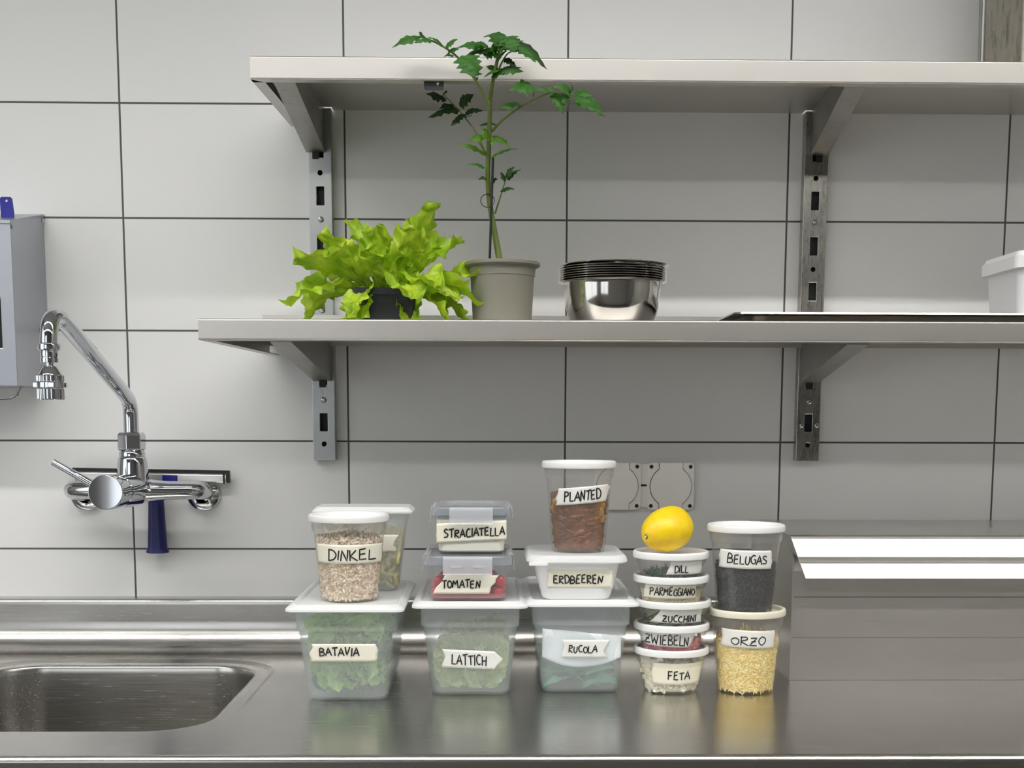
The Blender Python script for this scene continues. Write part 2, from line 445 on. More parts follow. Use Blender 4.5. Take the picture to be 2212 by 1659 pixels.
MB().rings([[(x, y, z) for y, z in sp] for x in (WX0, WX1)], False, False, close=False).build('splashback', 'worktop_steel', top, angle=50)
MB().box(WX0, WX1, -.76, -.05, .12, WT - .25).build('cabinet_body', 'box_steel', top, smooth=False)
for x in (-2.1, -.7, .7, 2.1):
    for y in (-.74, -.07):
        MB().box(x - .02, x + .02, y - .02, y + .02, 0, .125).build('leg', 'rail_steel', top, smooth=False)

# ---------------------------------------------------------------- wall rails
def rail(label, x0, x1, mat, slots, holes, screws, extra=()):
    t = thing('shelf_rail', label, 'shelf rail', ((x0 + x1) / 2, 0, 1.23), 'upright shelf rails')
    xc = (x0 + x1) / 2; z0, z1 = 1.2345, 1.8595
    mbr = MB()
    hs = [rectloop(xc - .0068, xc + .0068, z - .016, z + .016) for z in slots] + [circle(xc, z, .0043) for z in holes]
    holed_plate(rectloop(x0, x1, z0, z1), hs, -.022, .002, mbr)
    mbr.box(x0, x0 + .002, -.0199, 0, z0, z1).box(x1 - .002, x1, -.0199, 0, z0, z1)
    mbr.build('channel', mat, t, smooth=False, bevel=.0012)
    MB().box(x0 + .003, x1 - .003, -.006, -.0005, z0 + .003, z1).build('channel_back', 'slot_shade', t, smooth=False)  # dark colour stands in for the shade inside the slots
    for x, z in [(xc, z) for z in screws] + list(extra):
        s = MB(); s.rings([[(x + r * math.cos(2 * PI * j / 16), y, z + r * math.sin(2 * PI * j / 16)) for j in range(16)] for r, y in ((.0052, -.0221), (.0052, -.0245), (.004, -.0262), (.0022, -.0268), (.0020, -.0255))], False, True)
        s.build('screw', 'bolt_steel', t)
zs = [1.7072, 1.6215, 1.5360, 1.388, 1.3039, 1.79]
rail('upright slotted steel wall rail at the left, behind the lettuce pot', -.4650, -.4235, 'rail_steel', zs, [1.7475, 1.2642, 1.578], [1.6659, 1.5057, 1.3443])
rail('upright slotted steel wall rail at the right, stained and worn', .4265, .4695, 'worn_rail_steel', [1.7033, 1.6232, 1.5425, 1.387, 1.3047, 1.788], [1.7430, 1.5822, 1.2639], [1.6650, 1.3436], [(.4355, 1.3004), (.4625, 1.3005)])

# ---------------------------------------------------------------- brackets
def bracket(label, xa, xb, yf, zt, zf, zb, shear, mat):
    """hollow triangular arm: two cheeks and a sloping lower flange hooked on the rail"""
    t = thing('shelf_bracket', label, 'shelf bracket', ((xa + xb) / 2, 0, zb), 'shelf brackets')
    yb = -.0225
    def sx(x, y): return x + shear * (y - yb) / (yf - yb)
    for x in (xa, xb - .002):
        v = []
        for dx in (0, .002):
            v += [(sx(x + dx, y), y, z) for y, z in ((yb, zt), (yf, zt), (yf, zf), (yb, zb))]
        MB().add(v, [(0, 1, 2, 3), (7, 6, 5, 4), (0, 4, 5, 1), (1, 5, 6, 2), (2, 6, 7, 3), (3, 7, 4, 0)]).build('cheek', mat, t, smooth=False)
    d = .0025
    v = [(sx(x, y), y, z) for x in (xa, xb) for y, z in ((yf, zf), (yb, zb), (yb, zb - d), (yf, zf - d))]
    MB().add(v, [(0, 1, 2, 3), (7, 6, 5, 4), (0, 4, 5, 1), (1, 5, 6, 2), (2, 6, 7, 3), (3, 7, 4, 0)]).build('lower_flange', mat, t, smooth=False)
    xm = (xa + xb) / 2
    MB().box(xm - .006, xm + .006, yb + .0, yb + .002, zb - .014, zb).build('hook', 'dark_gap', t, smooth=False)
bracket('worn triangular steel bracket under the left end of the upper shelf', -.4685, -.4350, -.325, 1.8600, 1.8405, 1.785, -.012, 'bracket_steel')
bracket('worn triangular steel bracket under the right of the upper shelf', .4360, .4695, -.325, 1.8600, 1.8405, 1.785, -.016, 'bracket_steel')
bracket('grey triangular steel bracket under the left end of the lower shelf', -.4620, -.4290, -.380, 1.4595, 1.4295, 1.381, -.018, 'bracket_steel')
bracket('grey triangular steel bracket under the right of the lower shelf', .4310, .4640, -.380, 1.4595, 1.4295, 1.380, -.013, 'bracket_steel')

# ---------------------------------------------------------------- shelves
def shelf(label, x0, yf, zt, lip, lipback, yback, endz=None, skew=0.0):
    t = thing('wall_shelf', label, 'shelf', (x0, yback, zt), 'steel wall shelves')
    x1 = 1.62; th = .0016; zb = zt - lip
    # sheet with a rounded front edge, down lip and inward return flange, as one bent profile
    r = .0028
    outer = [(yback, zt), (yf + r, zt), (yf + r * .3, zt - r * .3), (yf, zt - r), (yf, zb + r), (yf + r * .3, zb + r * .3), (yf + r, zb), (yf + .019, zb)]
    inner = [(yf + .019, zb + th), (yf + r, zb + th), (yf + th, zb + r), (yf + th, zt - r), (yf + r, zt - th), (yback, zt - th)]
    sh = MB().prism(outer + inner, x0, x1)
    for a, b in ((x0, -.466), (-.422, .425), (.4705, x1)):      # tongues reaching the wall between the rails
        sh.box(a, b, yback, -.0008, zt - th, zt)
    def sk(mbx):      # the free end is cut slightly out of square
        mbx.v = [(x + (skew * (y - yf) / (yback - yf) if x < x0 + .05 else 0), y, z) for x, y, z in mbx.v]; return mbx
    sk(sh).build('sheet', 'shelf_steel', t, angle=50)
    ez = endz if endz is not None else zb
    e = MB()
    ye = yback
    v = [(x, y, z) for x in (x0 - .0002, x0 + th) for y, z in ((yf + .002, zt - .001), (ye, zt - .001), (ye, ez), (yf + .002, zb + .0005))]
    e.add(v, [(0, 1, 2, 3), (7, 6, 5, 4), (0, 4, 5, 1), (1, 5, 6, 2), (2, 6, 7, 3), (3, 7, 4, 0)])
    w = .019
    v = [(x0 + dx, y, z + dz) for dz in (0, th) for dx, y, z in ((0, yf + .002, zb), (w, yf + .02, zb + (ez - zb) * .06), (w, ye, ez), (0, ye, ez))]
    e.add(v, [(0, 1, 2, 3), (7, 6, 5, 4), (0, 4, 5, 1), (1, 5, 6, 2), (2, 6, 7, 3), (3, 7, 4, 0)])
    sk(e).build('end_lip', 'shelf_steel', t, smooth=False)
    if lipback:
        sk(MB().box(x0 - .01, x1, yback, yback + th, zt - .02, zt + lipback)).build('back_upstand', 'shelf_steel', t, smooth=False)
    return t
shelf('long upper stainless steel wall shelf above the plants', -.508, -.345, 1.8620, .035, 0, -.0235, skew=.014)
shelf('long lower stainless steel wall shelf carrying plants, bowls and tray', -.586, -.400, 1.4615, .0325, .0355, -.0235, 1.4245, skew=.044)
tg = thing('hanging_tag', 'small black tag clipped under the front edge of the upper shelf', 'tag', (-.226, -.335, 1.8275))
mb = MB(); mb.loft([(-.0012, .0152, .0072, .003), (.0012, .0152, .0072, .003)], 0, 0, 4)
mb.v = [(x - .2268, z - .3345, y + 1.8225) for x, y, z in mb.v]; mb.build('plate', 'black_plastic', tg)
mb = MB(); mb.add([(-.2230, -.3361, 1.8260), (-.2186, -.3361, 1.8260), (-.2208, -.3361, 1.8205), (-.2230, -.3356, 1.8260), (-.2186, -.3356, 1.8260), (-.2208, -.3356, 1.8205)], [(0, 1, 2), (5, 4, 3), (0, 3, 4, 1), (1, 4, 5, 2), (2, 5, 3, 0)])
mb.build('white_arrow', 'white_plastic', tg, smooth=False)

# ---------------------------------------------------------------- paper dispenser at the left edge
dp = thing('paper_dispenser', 'grey steel dispenser box fixed on the wall at the left edge', 'dispenser', (-1.04, 0, 1.37))
X1 = -.9470
mb = MB(); holed_plate(rectloop(-1.16, X1, 1.3645, 1.636), [rectloop(-1.15, -.9695, 1.428, 1.512)], -.170, .002, mb)
mb.box(-1.16, -1.158, -.168, -.0005, 1.3645, 1.636).prism([(-.168, 1.3645), (-.168, 1.636), (-.0005, 1.668), (-.0005, 1.3645)], X1 - .002, X1).box(-1.16, X1, -.168, -.0005, 1.3645, 1.3665)
mb.build('body', 'dispenser_steel', dp, smooth=False, bevel=.0012)
MB().box(-1.14, -.95, -.125, -.123, 1.39, 1.59).build('dark_interior', 'dark_gap', dp, smooth=False)
mb = MB(); mb.prism([(-.174, 1.6345), (-.174, 1.6395), (-.0005, 1.6755), (-.0005, 1.6725)], -1.162, X1 + .001)
mb.prism([(-.164, 1.6265), (-.172, 1.6390), (-.0008, 1.675), (-.0008, 1.6590)], X1 + .0004, X1 + .0016)
mb.build('hinged_cover', 'dispenser_steel', dp, smooth=False)
mb = MB(); mb.rings([[(x, -.0150 + r * math.cos(2 * PI * j / 18), 1.6625 + r * math.sin(2 * PI * j / 18)) for j in range(18)] for r, x in ((.0052, X1 + .0014), (.0052, X1 + .003), (.003, X1 + .0042))], False, True)
mb.build('rivet', 'bolt_steel', dp)
mb = MB(); holed_plate([(-.9885, 1.655), (-.9665, 1.655), (-.9655, 1.662), (-.9680, 1.687), (-.9710, 1.690), (-.9865, 1.690), (-.9895, 1.687)], [circle(-.9780, 1.6835, .0022, 10)], -.098, .003, mb)
mb.build('blue_tab', 'bright_navy_plastic', dp, smooth=False, bevel=.0008)['label'] = 'bright blue plastic tab'
MB().tube(catmull([(-.953, -.135, 1.3665), (-.956, -.137, 1.357), (-.964, -.139, 1.346), (-.985, -.141, 1.3425), (-1.06, -.141, 1.342)], 6), .0022, 10).build('wire_hook', 'chrome', dp)

# ---------------------------------------------------------------- tap
fx = -.775
tp = thing('kitchen_tap', 'chrome wall mounted mixer tap with long raised spout and lever', 'tap', (fx, -.07, 1.19))
mb = MB()
mb.tube([(fx - .108, -.075, 1.182), (fx - .06, -.092, 1.182), (fx, -.098, 1.182), (fx + .06, -.096, 1.182), (fx + .100, -.085, 1.182)], [.0155, .0170, .0235, .0170, .0160], 28)
mb.lathe([(.024, 1.168), (.0290, 1.182), (.0285, 1.198), (.0262, 1.2275), (.0250, 1.2385), (.0228, 1.2420), (.0200, 1.2425)], fx, -.100, 32)
mb.build('body', 'chrome', tp, angle=50)
# cartridge pointing at the viewer
def ytube(prof, cx, cz, n=32): return [[(cx + r * math.cos(2 * PI * j / n), y, cz + r * math.sin(2 * PI * j / n)) for j in range(n)] for r, y in prof]
ax = Matrix.Rotation(math.radians(14), 3, 'Z') @ Matrix.Rotation(math.radians(-6), 3, 'X')
def along(prof, o, M, n=32):
    return [[tuple(Vector(o) + M @ Vector((r * math.cos(2 * PI * j / n), y, r * math.sin(2 * PI * j / n)))) for j in range(n)] for r, y in prof]
o0 = (fx, -.100, 1.183)
axm = Matrix.Rotation(math.radians(-3), 3, 'Z') @ Matrix.Rotation(math.radians(-1.5), 3, 'X')
MB().rings(along([(.0285, 0), (.0292, -.03), (.0290, -.090), (.0278, -.0908), (.0278, -.0935)], o0, axm), False, True).build('collar', 'chrome', tp, angle=40)
cap = MB().rings(along([(.0282, -.0935), (.0292, -.095), (.0296, -.120), (.0298, -.142), (.0286, -.1445), (.0276, -.1446)], o0, axm), True, True).build('handle_cap', 'chrome', tp, angle=40)
tipc = Vector(o0) + axm @ Vector((0, -.128, 0))
lv = [tipc + Vector((-.022, 0, .010)), tipc + Vector((-.058, -.002, .032)), tipc + Vector((-.090, -.002, .0505))]
MB().tube(lv, [.0065, .0062, .0060], 18).build('lever', 'chrome', tp)
# nut, spout
mb = MB(); hexr = lambda r, z, k=6: [(fx + r * math.cos(2 * PI * (j + .35) / k), -.100 + r * math.sin(2 * PI * (j + .35) / k), z) for j in range(k)]
mb.rings([hexr(.021, 1.2535), hexr(.0245, 1.2555), hexr(.0245, 1.2800), hexr(.0215, 1.2850), hexr(.014, 1.286)]); mb.build('hex_nut', 'chrome', tp, smooth=False, bevel=.0012)
mb = MB().lathe([(.0225, 1.2425), (.0230, 1.2480), (.0205, 1.2540)], fx, -.100, 28); mb.build('neck_ring', 'chrome', tp)
sp_path = [(fx, -.100, 1.283), (fx, -.100, 1.310), (fx, -.102, 1.326), (fx, -.110, 1.338), (fx, -.124, 1.347), (fx - .001, -.200, 1.374), (fx - .003, -.300, 1.409), (fx - .005, -.390, 1.441), (fx - .006, -.425, 1.453), (fx - .007, -.448, 1.4585), (fx - .009, -.466, 1.4560), (fx - .010, -.478, 1.447), (fx - .0105, -.4835, 1.434), (fx - .011, -.485, 1.420), (fx - .011, -.485, 1.413)]
MB().tube(catmull(sp_path, 5), .0131, 24).build('spout', 'chrome', tp, angle=60)
ex, ey = fx - .011, -.485
MB().lathe([(.0132, 1.4185), (.0158, 1.4168), (.0164, 1.4130), (.0158, 1.4085), (.012, 1.4065)], ex, ey, 28).build('spout_collar', 'chrome', tp)
MB().lathe([(.0122, 1.4070), (.0126, 1.4055), (.0126, 1.3990), (.0118, 1.3985), (.0118, 1.3975), (.0128, 1.3970), (.0128, 1.3905), (.0116, 1.3900)], ex, ey, 28).build('swivel_ring', 'chrome', tp)
MB().lathe([(.006, 1.3905), (.006, 1.3860), (.0098, 1.3850), (.0130, 1.3810), (.0172, 1.3740), (.0178, 1.3725)], ex, ey, 28, True, True).build('aerator_cone', 'chrome', tp)
def knurl(z0, z1, r, nm):
    n = 48; ring = lambda rr, z: [(ex + rr * (1 + (.055 if (j // 2) % 2 else 0)) * math.cos(2 * PI * j / (2 * n)), ey + rr * (1 + (.055 if (j // 2) % 2 else 0)) * math.sin(2 * PI * j / (2 * n)), z) for j in range(2 * n)]
    MB().rings([ring(r * .95, z0), ring(r, z0 + .001), ring(r, z1 - .001), ring(r * .95, z1)]).build(nm, 'chrome', tp, smooth=False)
knurl(1.3625, 1.3722, .0186, 'aerator_ring')
mb = MB().lathe([(.0186, 1.3622), (.0202, 1.3614), (.0202, 1.3540), (.0188, 1.3532)], ex, ey, 32)
for a in range(4): mb.box(ex + .0192 * math.cos(a * PI / 2 + .4) - .004, ex + .0192 * math.cos(a * PI / 2 + .4) + .004, ey + .0192 * math.sin(a * PI / 2 + .4) - .003, ey + .0192 * math.sin(a * PI / 2 + .4) + .003, 1.3545, 1.361)
mb.build('aerator_switch', 'chrome', tp, angle=40)
knurl(1.3365, 1.3528, .0182, 'aerator_tip')
for sgn in (-1, 1):
    xe = fx + (.108 if sgn < 0 else .100) * sgn; y0_ = -.077 if sgn < 0 else -.087
    MB().tube(catmull([(xe - sgn * .006, y0_, 1.182), (xe + sgn * .010, y0_ + .012, 1.181), (xe + sgn * .013, -.045, 1.178), (xe + sgn * .006, -.012, 1.172)], 6), .0160, 22).build('wall_elbow', 'chrome', tp)
    xc_ = xe + sgn * .004
    MB().rings(ytube([(.0310, -.0005), (.0312, -.006), (.0295, -.012), (.022, -.018), (.016, -.020)], xc_, 1.1705), True, False).build('wall_flange', 'chrome', tp)

# ---------------------------------------------------------------- squeegee hung behind the tap
sq = thing('squeegee', 'metal bar squeegee with blue handle hanging behind the tap', 'squeegee', (-.7555, -.02, 1.06))
def tilt(mbx, cx=-.762, cz=1.2, a=-.016):
    mbx.v = [(x, y, z + .0012 + (x - cx) * a) for x, y, z in mbx.v]; return mbx
tilt(MB().box(-.9035, -.6245, -.024, -.012, 1.1925, 1.2095)).build('metal_bar', 'lid_steel', sq, bevel=.003)
tilt(MB().box(-.9075, -.6195, -.021, -.015, 1.2098, 1.216)).build('rubber_blade', 'black_rubber', sq, smooth=False)
tilt(MB().box(-.6243, -.6195, -.0235, -.0125, 1.1935, 1.2096)).build('end_cap', 'black_rubber', sq, smooth=False)
tilt(MB().box(-.631, -.6275, -.0250, -.0115, 1.1920, 1.2100)).build('end_clip', 'black_rubber', sq, smooth=False)
tilt(MB().box(-.742, -.7145, -.0262, -.0105, 1.1915, 1.2060)).build('blue_clip', 'bright_navy_plastic', sq, bevel=.001)
mb = MB()
mb.loft([(1.0625, .0185, .0125, .0115), (1.0635, .0208, .014, .013), (1.0665, .0205, .0135, .013), (1.0715, .0180, .0125, .012), (1.11, .0160, .0118, .011), (1.17, .0135, .0105, .010), (1.195, .0125, .009, .008)], -.7555, -.021, 6)
mb.build('blue_handle', 'navy_plastic', sq, angle=40)

# ---------------------------------------------------------------- double socket
so = thing('double_socket', 'pale grey double wall socket with two round covers behind the containers', 'socket', (.16, 0, 1.18))
MB().box(.062, .236, -.004, -.0005, 1.1475, 1.2285).build('base_plate', 'socket_plastic', so, bevel=.001)
MB().box(.1420, .1530, -.0048, -.0041, 1.1870, 1.1905).build('bridge_groove', 'dark_gap', so, smooth=False)
for cx in (.0975, .1970):
    hw, zc = .0436, 1.1870
    loop = [(cx + x, zc + z) for x, z in rrect(hw, .0438, .009, 5)]
    mb = MB(); holed_plate(loop, [], -.0105, .0064, mb)
    fr = mb.build('socket_frame', 'socket_plastic', so, smooth=False, bevel=.0015)
    # hinged cover: a disc with straight-sided tabs to top and bottom
    a0 = math.radians(34); R_ = .0405
    def out(R, w, h):
        p = []
        for k in range(25):
            a = -math.radians(56) + math.radians(112) * k / 24
            p.append((cx + R * math.cos(a), zc + R * math.sin(a)))
        p += [(cx + w, zc + h), (cx - w, zc + h)]
        for k in range(25):
            a = math.radians(124) + math.radians(112) * k / 24
            p.append((cx + R * math.cos(a), zc + R * math.sin(a)))
        p += [(cx - w, zc - h), (cx + w, zc - h)]
        return p
    mb = MB(); holed_plate(out(.0392, .0222, .0432), [], -.0112, .0006, mb); mb.build('cover_gap', 'dark_gap', fr, smooth=False)
    mb = MB(); holed_plate(out(.0382, .0212, .0434), [], -.0135, .0022, mb); mb.build('cover', 'socket_plastic', so, smooth=False, bevel=.0007)
    for sx in (-1, 1):
        for sz in (-1, 1):
            MB().rings(ytube([(.0036, -.0108), (.0036, -.0112)], cx + sx * .0365, zc + sz * .0365, 16), False, True).build('screw', 'dark_gap', so)
        MB().box(cx + sx * .0285 - .0045, cx + sx * .0285 + .0045, -.0122, -.0104, zc + .034, zc + .0428).build('hinge_lug', 'socket_plastic', so, smooth=False)

# ---------------------------------------------------------------- steel box at the right
bx = thing('steel_counter_box', 'low stainless steel box with stepped sloping lid on the worktop at right', 'steel box', (1.0, -.09, .9))
BX0, BX1 = .3525, 1.62
back = [(-.088, WT + .0003), (-.06, WT + .012), (-.0405, WT + .036), (-.038, .972), (-.031, .9795), (-.0005, .9795)]
MB().prism([(-.0005, 1.118), (-.290, 1.118), (-.328, 1.080), (-.334, 1.066), (-.334, WT + .0003)] + back, BX0 + .003, BX1).build('body', 'box_steel', bx, smooth=False)
MB().prism([(-.0005, 1.1225), (-.275, 1.1225), (-.3375, 1.0865), (-.3375, WT + .0003)] + back, BX0, BX0 + .003).build('end_panel', 'box_steel', bx, smooth=False)
lidp = [(-.0005, 1.1245), (-.334, 1.1245), (-.3395, 1.1228), (-.3425, 1.1195), (-.3535, 1.0925), (-.3540, 1.0910), (-.3520, 1.0818), (-.3590, 1.0812), (-.3600, 1.0800), (-.3690, 1.0580), (-.3690, 1.0565), (-.3400, 1.0565), (-.331, 1.075), (-.295, 1.1185), (-.0005, 1.1185)]
lid = MB().prism(lidp, BX0 + .008, BX1)
lid.v = [((BX0 - .006 + max(0, (1.1245 - z)) * .30 if x < BX1 - .1 else x), y, z) for x, y, z in lid.v]
lid.build('lid', 'lid_steel', bx, angle=20)
for z, h in ((1.0225, .0014), (.9560, .0006)):  # thin darker lines across the front face
    MB().box(BX0 + .004, BX1, -.3346, -.3335, z, z + h).build('face_line', 'bracket_steel', bx, smooth=False)

# ---------------------------------------------------------------- shallow tray, tub, pot at the right of the shelves
ZT = 1.4617
tr = thing('shallow_tray', 'shallow stainless steel tray with wide rim on the lower shelf', 'tray', (.76, -.22, ZT))
mb = MB(); cx, cy = .770, -.218
mb.loft([(ZT, .497, .132, .03), (ZT + .001, .501, .136, .032), (ZT + .0095, .506, .142, .034), (ZT + .0115, .509, .145, .034), (ZT + .0120, .527, .164, .016), (ZT + .0106, .531, .168, .014), (ZT + .0112, .532, .169, .014), (ZT + .0138, .531, .168, .014), (ZT + .0140, .525, .162, .018), (ZT + .0138, .507, .143, .032), (ZT + .002, .497, .132, .03)], cx, cy, 6, True, True)
mb.build('pan', 'tray_steel', tr, angle=40)
tb = thing('white_tub', 'white lidded plastic tub standing in the tray, cut by right edge', 'tub', (.80, -.21, ZT + .003))
mb = MB().loft([(ZT + .0025, .070, .065, .012), (ZT + .004, .072, .067, .014), (ZT + .096, .0775, .073, .014)], .7985, -.21, 5); mb.build('body', 'tub_plastic', tb)
mb = MB().loft([(ZT + .095, .0855, .080, .012), (ZT + .114, .086, .0805, .012), (ZT + .116, .083, .0775, .012), (ZT + .1225, .080, .075, .012)], .7985, -.21, 5); mb.build('lid', 'white_lid', tb, angle=40)
ct = thing('stained_metal_pot', 'tall stained grey metal pot on the upper shelf, cut by top right corner', 'pot', (.81, -.18, 1.8622))
mb = MB().loft([(1.8622, .108, .098, .018), (1.867, .110, .100, .02), (2.16, .114, .104, .02), (2.16, .111, .101, .018), (1.867, .107, .097, .018)], .8120, -.19, 6); mb.build('body', 'pot_metal', ct, angle=40)
mb = MB().tube([(.7000, -.13, 1.8625), (.6965, -.13, 2.158)], .0045, 10); mb.build('side_bead', 'rail_steel', ct)

# ---------------------------------------------------------------- handwriting
GLY = {
 'A': [[(0, 0), (.42, 1), (.8, .02)], [(.14, .34), (.72, .40)]],
 'B': [[(.05, 0), (.08, 1), (.55, .86), (.5, .6), (.1, .52), (.62, .40), (.6, .12), (.02, .02)]],
 'C': [[(.66, .86), (.35, .94), (.08, .62), (.12, .2), (.4, .02), (.7, .12)]],
 'D': [[(.08, 0), (.06, 1)], [(.0, .98), (.45, .9), (.72, .55), (.55, .15), (.04, 0)]],
 'E': [[(.6, .98), (.08, .95), (.06, .02), (.62, .04)], [(.06, .5), (.52, .54)]],
 'F': [[(.06, 0), (.08, .98)], [(0, .95), (.66, 1)], [(.06, .5), (.52, .54)]],
 'G': [[(.66, .86), (.35, .96), (.06, .62), (.1, .2), (.4, .0), (.7, .16), (.68, .46), (.4, .46)]],
 'H': [[(.06, 0), (.08, 1)], [(.62, 0), (.66, 1)], [(.06, .48), (.64, .52)]],
 'I': [[(.1, 0), (.14, 1)]],
 'K': [[(.06, 0), (.08, 1)], [(.62, .98), (.1, .46), (.68, 0)]],
 'L': [[(.1, 1), (.05, .04), (.6, .06)]],
 'M': [[(0, 0), (.12, .98), (.4, .4), (.7, 1), (.84, 0)]],
 'N': [[(.03, 0), (.1, .98), (.58, .04), (.68, 1)]],
 'O': [[(.36, .96), (.08, .7), (.06, .28), (.36, .02), (.66, .28), (.66, .7), (.36, .96)]],
 'P': [[(.06, 0), (.08, 1)], [(.02, .94), (.52, .94), (.58, .62), (.08, .46)]],
 'R': [[(.06, 0), (.08, 1)], [(.02, .94), (.5, .95), (.56, .66), (.08, .48), (.66, 0)]],
 'S': [[(.62, .9), (.3, .98), (.08, .76), (.3, .55), (.6, .34), (.5, .06), (.02, .06)]],
 'T': [[(.36, 0), (.38, .96)], [(0, .92), (.76, 1)]],
 'U': [[(.05, .98), (.06, .3), (.3, .0), (.58, .22), (.62, .98)]],
 'V': [[(0, .96), (.3, 0), (.66, 1)]],
 'W': [[(0, .96), (.2, .02), (.44, .66), (.66, .02), (.9, 1)]],
 'Z': [[(.04, .92), (.64, .94), (.0, .04), (.7, .08)], [(.14, .48), (.56, .52)]],
}
ADV = {'I': .34, 'M': 1.08, 'W': 1.1, 'A': .9, 'L': .72}
def writing(word, box, S, parent, tilt=0.0, pen=0.00095, seed=1, ov=None):
    """marker strokes laid on the surface S(x, z, lift)"""
    rnd = random.Random(seed)
    tw = sum(ADV.get(c, .82) for c in word) - .12
    x0, x1, z0, z1 = box; sx = (x1 - x0) / tw; h = z1 - z0
    pen_x = x0; mb = MB()
    for ch in word:
        dz = rnd.uniform(-.07, .07) * h; sc_ = rnd.uniform(.9, 1.08); sk = rnd.uniform(-.06, .08)
        for st in GLY[ch]:
            pts = []
            st = [(a + rnd.uniform(-.03, .03), b + rnd.uniform(-.03, .03)) for a, b in st]
            smooth = ch in 'BCDGOPRSU' and len(st) > 3
            q = [(Vector((a, b, 0))) for a, b in st]
            if smooth: q = catmull(q, 4)
            dense = []
            for i in range(len(q) - 1):
                for k in range(3): dense.append(q[i].lerp(q[i + 1], k / 3))
            dense.append(q[-1])
            for p in dense:
                x = pen_x + (p.x + sk * p.y) * sx; z = z0 + dz + p.y * h * sc_
                z += (x - (x0 + x1) / 2) * tilt
                pts.append(S(x, z, .0005))
            mb.tube(pts, pen, 6)
        pen_x += ADV.get(ch, .82) * sx
    return mb.build('lettering', 'marker_ink', parent)
def tape(box, S, parent, mat='masking_tape', left=None, right=None, tilt=0.0, seed=1):
    """torn masking tape; left / right give the end outline as x offsets from bottom to top"""
    x0, x1, z0, z1 = box; rnd = random.Random(seed); nv, nu = 8, 26
    def edge(e, i):
        t = i / nv * (len(e) - 1); k = min(int(t), len(e) - 2); f = t - k
        return e[k] * (1 - f) + e[k + 1] * f
    left = left or [rnd.uniform(-.0015, .0015) for _ in range(6)]; right = right or [rnd.uniform(-.0015, .0015) for _ in range(6)]
    rows = []
    for lift in (.00045, .0002):
        for i in range(nv + 1):
            row = []
            for j in range(nu + 1):
                a = x0 + edge(left, i); b = x1 + edge(right, i)
                x = a + (b - a) * j / nu; z = z0 + (z1 - z0) * i / nv + (x - (x0 + x1) / 2) * tilt
                row.append(tuple(S(x, z, lift)))
            rows.append(row)
    mb = MB(); W = nu + 1; H = nv + 1; vs = [p for r in rows for p in r]; fs = []
    for i in range(nv):
        for j in range(nu): fs.append((i * W + j, i * W + j + 1, (i + 1) * W + j + 1, (i + 1) * W + j))
    mb.add(vs[:W * H], fs)
    o = mb.build('label_tape', mat, parent, keep=True)
    sd = o.modifiers.new('thickness', 'SOLIDIFY'); sd.thickness = .0002; sd.offset = -1
    return o
def label_on(word, tbox, xbox, S, parent, **kw):
    tk = {k: kw[k] for k in ('mat', 'left', 'right', 'seed') if k in kw}
    t = tape(tbox, S, parent, tilt=kw.get('ttilt', kw.get('tilt', 0)), **tk)
    writing(word, xbox, S, t, kw.get('tilt', 0), kw.get('pen', .00085), kw.get('seed', 1))
    return t
def flat_front(z0, y0, z1, y1):
    return lambda x, z, l: Vector((x, y0 + (y1 - y0) * (z - z0) / (z1 - z0) - l, z))
def round_front(cx, cy, z0, r0, z1, r1):
    def S(x, z, l):
        R = r0 + (r1 - r0) * (z - z0) / (z1 - z0) + l
        d = max(-.985, min(.985, (x - cx) / R))
        return Vector((cx + R * d, cy - R * math.sqrt(1 - d * d), z))
    return S

# ---------------------------------------------------------------- containers
WTOP = WT + .0003
def gn_box(label, cx, yf):
    """tall oblong food pan, short side to the viewer; yf is the front edge of the lid"""
    cy = yf + .1625
    t = thing('food_pan', label, 'storage box', (cx, cy, WTOP), 'large milky storage boxes on the worktop')
    o = [(.0004, .050, .122, .012), (.0012, .0565, .1290, .016), (.0045, .0600, .1325, .020), (.009, .0612, .1335, .020), (.1080, .0722, .1455, .018), (.1096, .0752, .1485, .018), (.1113, .0756, .1488, .018), (.1395, .0760, .1493, .018)]
    th = .0013
    inn = [(z, hw - th, hd - th, r) for z, hw, hd, r in reversed(o[4:])] + [(.012, .0598, .1320, .019), (.006, .0575, .130, .016), (.0035, .053, .125, .014)]
    up = lambda q: [(z + WT, hw, hd, r) for z, hw, hd, r in q]
    MB().loft(up(o + inn), cx, cy, 8).build('body', 'milky', t, angle=40)
    l = [(.1397, .0780, .1510, .016), (.1399, .0870, .1610, .012), (.1405, .0884, .1624, .012), (.1435, .0884, .1624, .012), (.1455, .0870, .1610, .013), (.1492, .0800, .1540, .016), (.1502, .0780, .1520, .016), (.1496, .0764, .1504, .015), (.1462, .0735, .1475, .014)]
    k = MB(); k.loft(up(l[2:]), cx, cy, 8, False, True); k.loft(up([(.1446, .0736, .1476, .014), (.1398, .0785, .1515, .016)] + l[:3]), cx, cy, 8, True, False)
    k.build('lid', 'milky_lid', t, angle=35)
    return t, cy, flat_front(WT + .009, cy - .1335, WT + .1080, cy - .1455)
def rib_ring(cx, cy, z0, z1, r0, r1, n, parent, mat):
    mb = MB(); k = 4
    def ring(z, r): return [(cx + (r + (.0009 if j % k < 2 else 0)) * math.cos(2 * PI * j / (n * k)), cy + (r + (.0009 if j % k < 2 else 0)) * math.sin(2 * PI * j / (n * k)), z) for j in range(n * k)]
    mb.rings([ring(z0, r0), ring(z1, r1)], False, False)
    mb.build('ribbed_band', mat, parent, smooth=False)
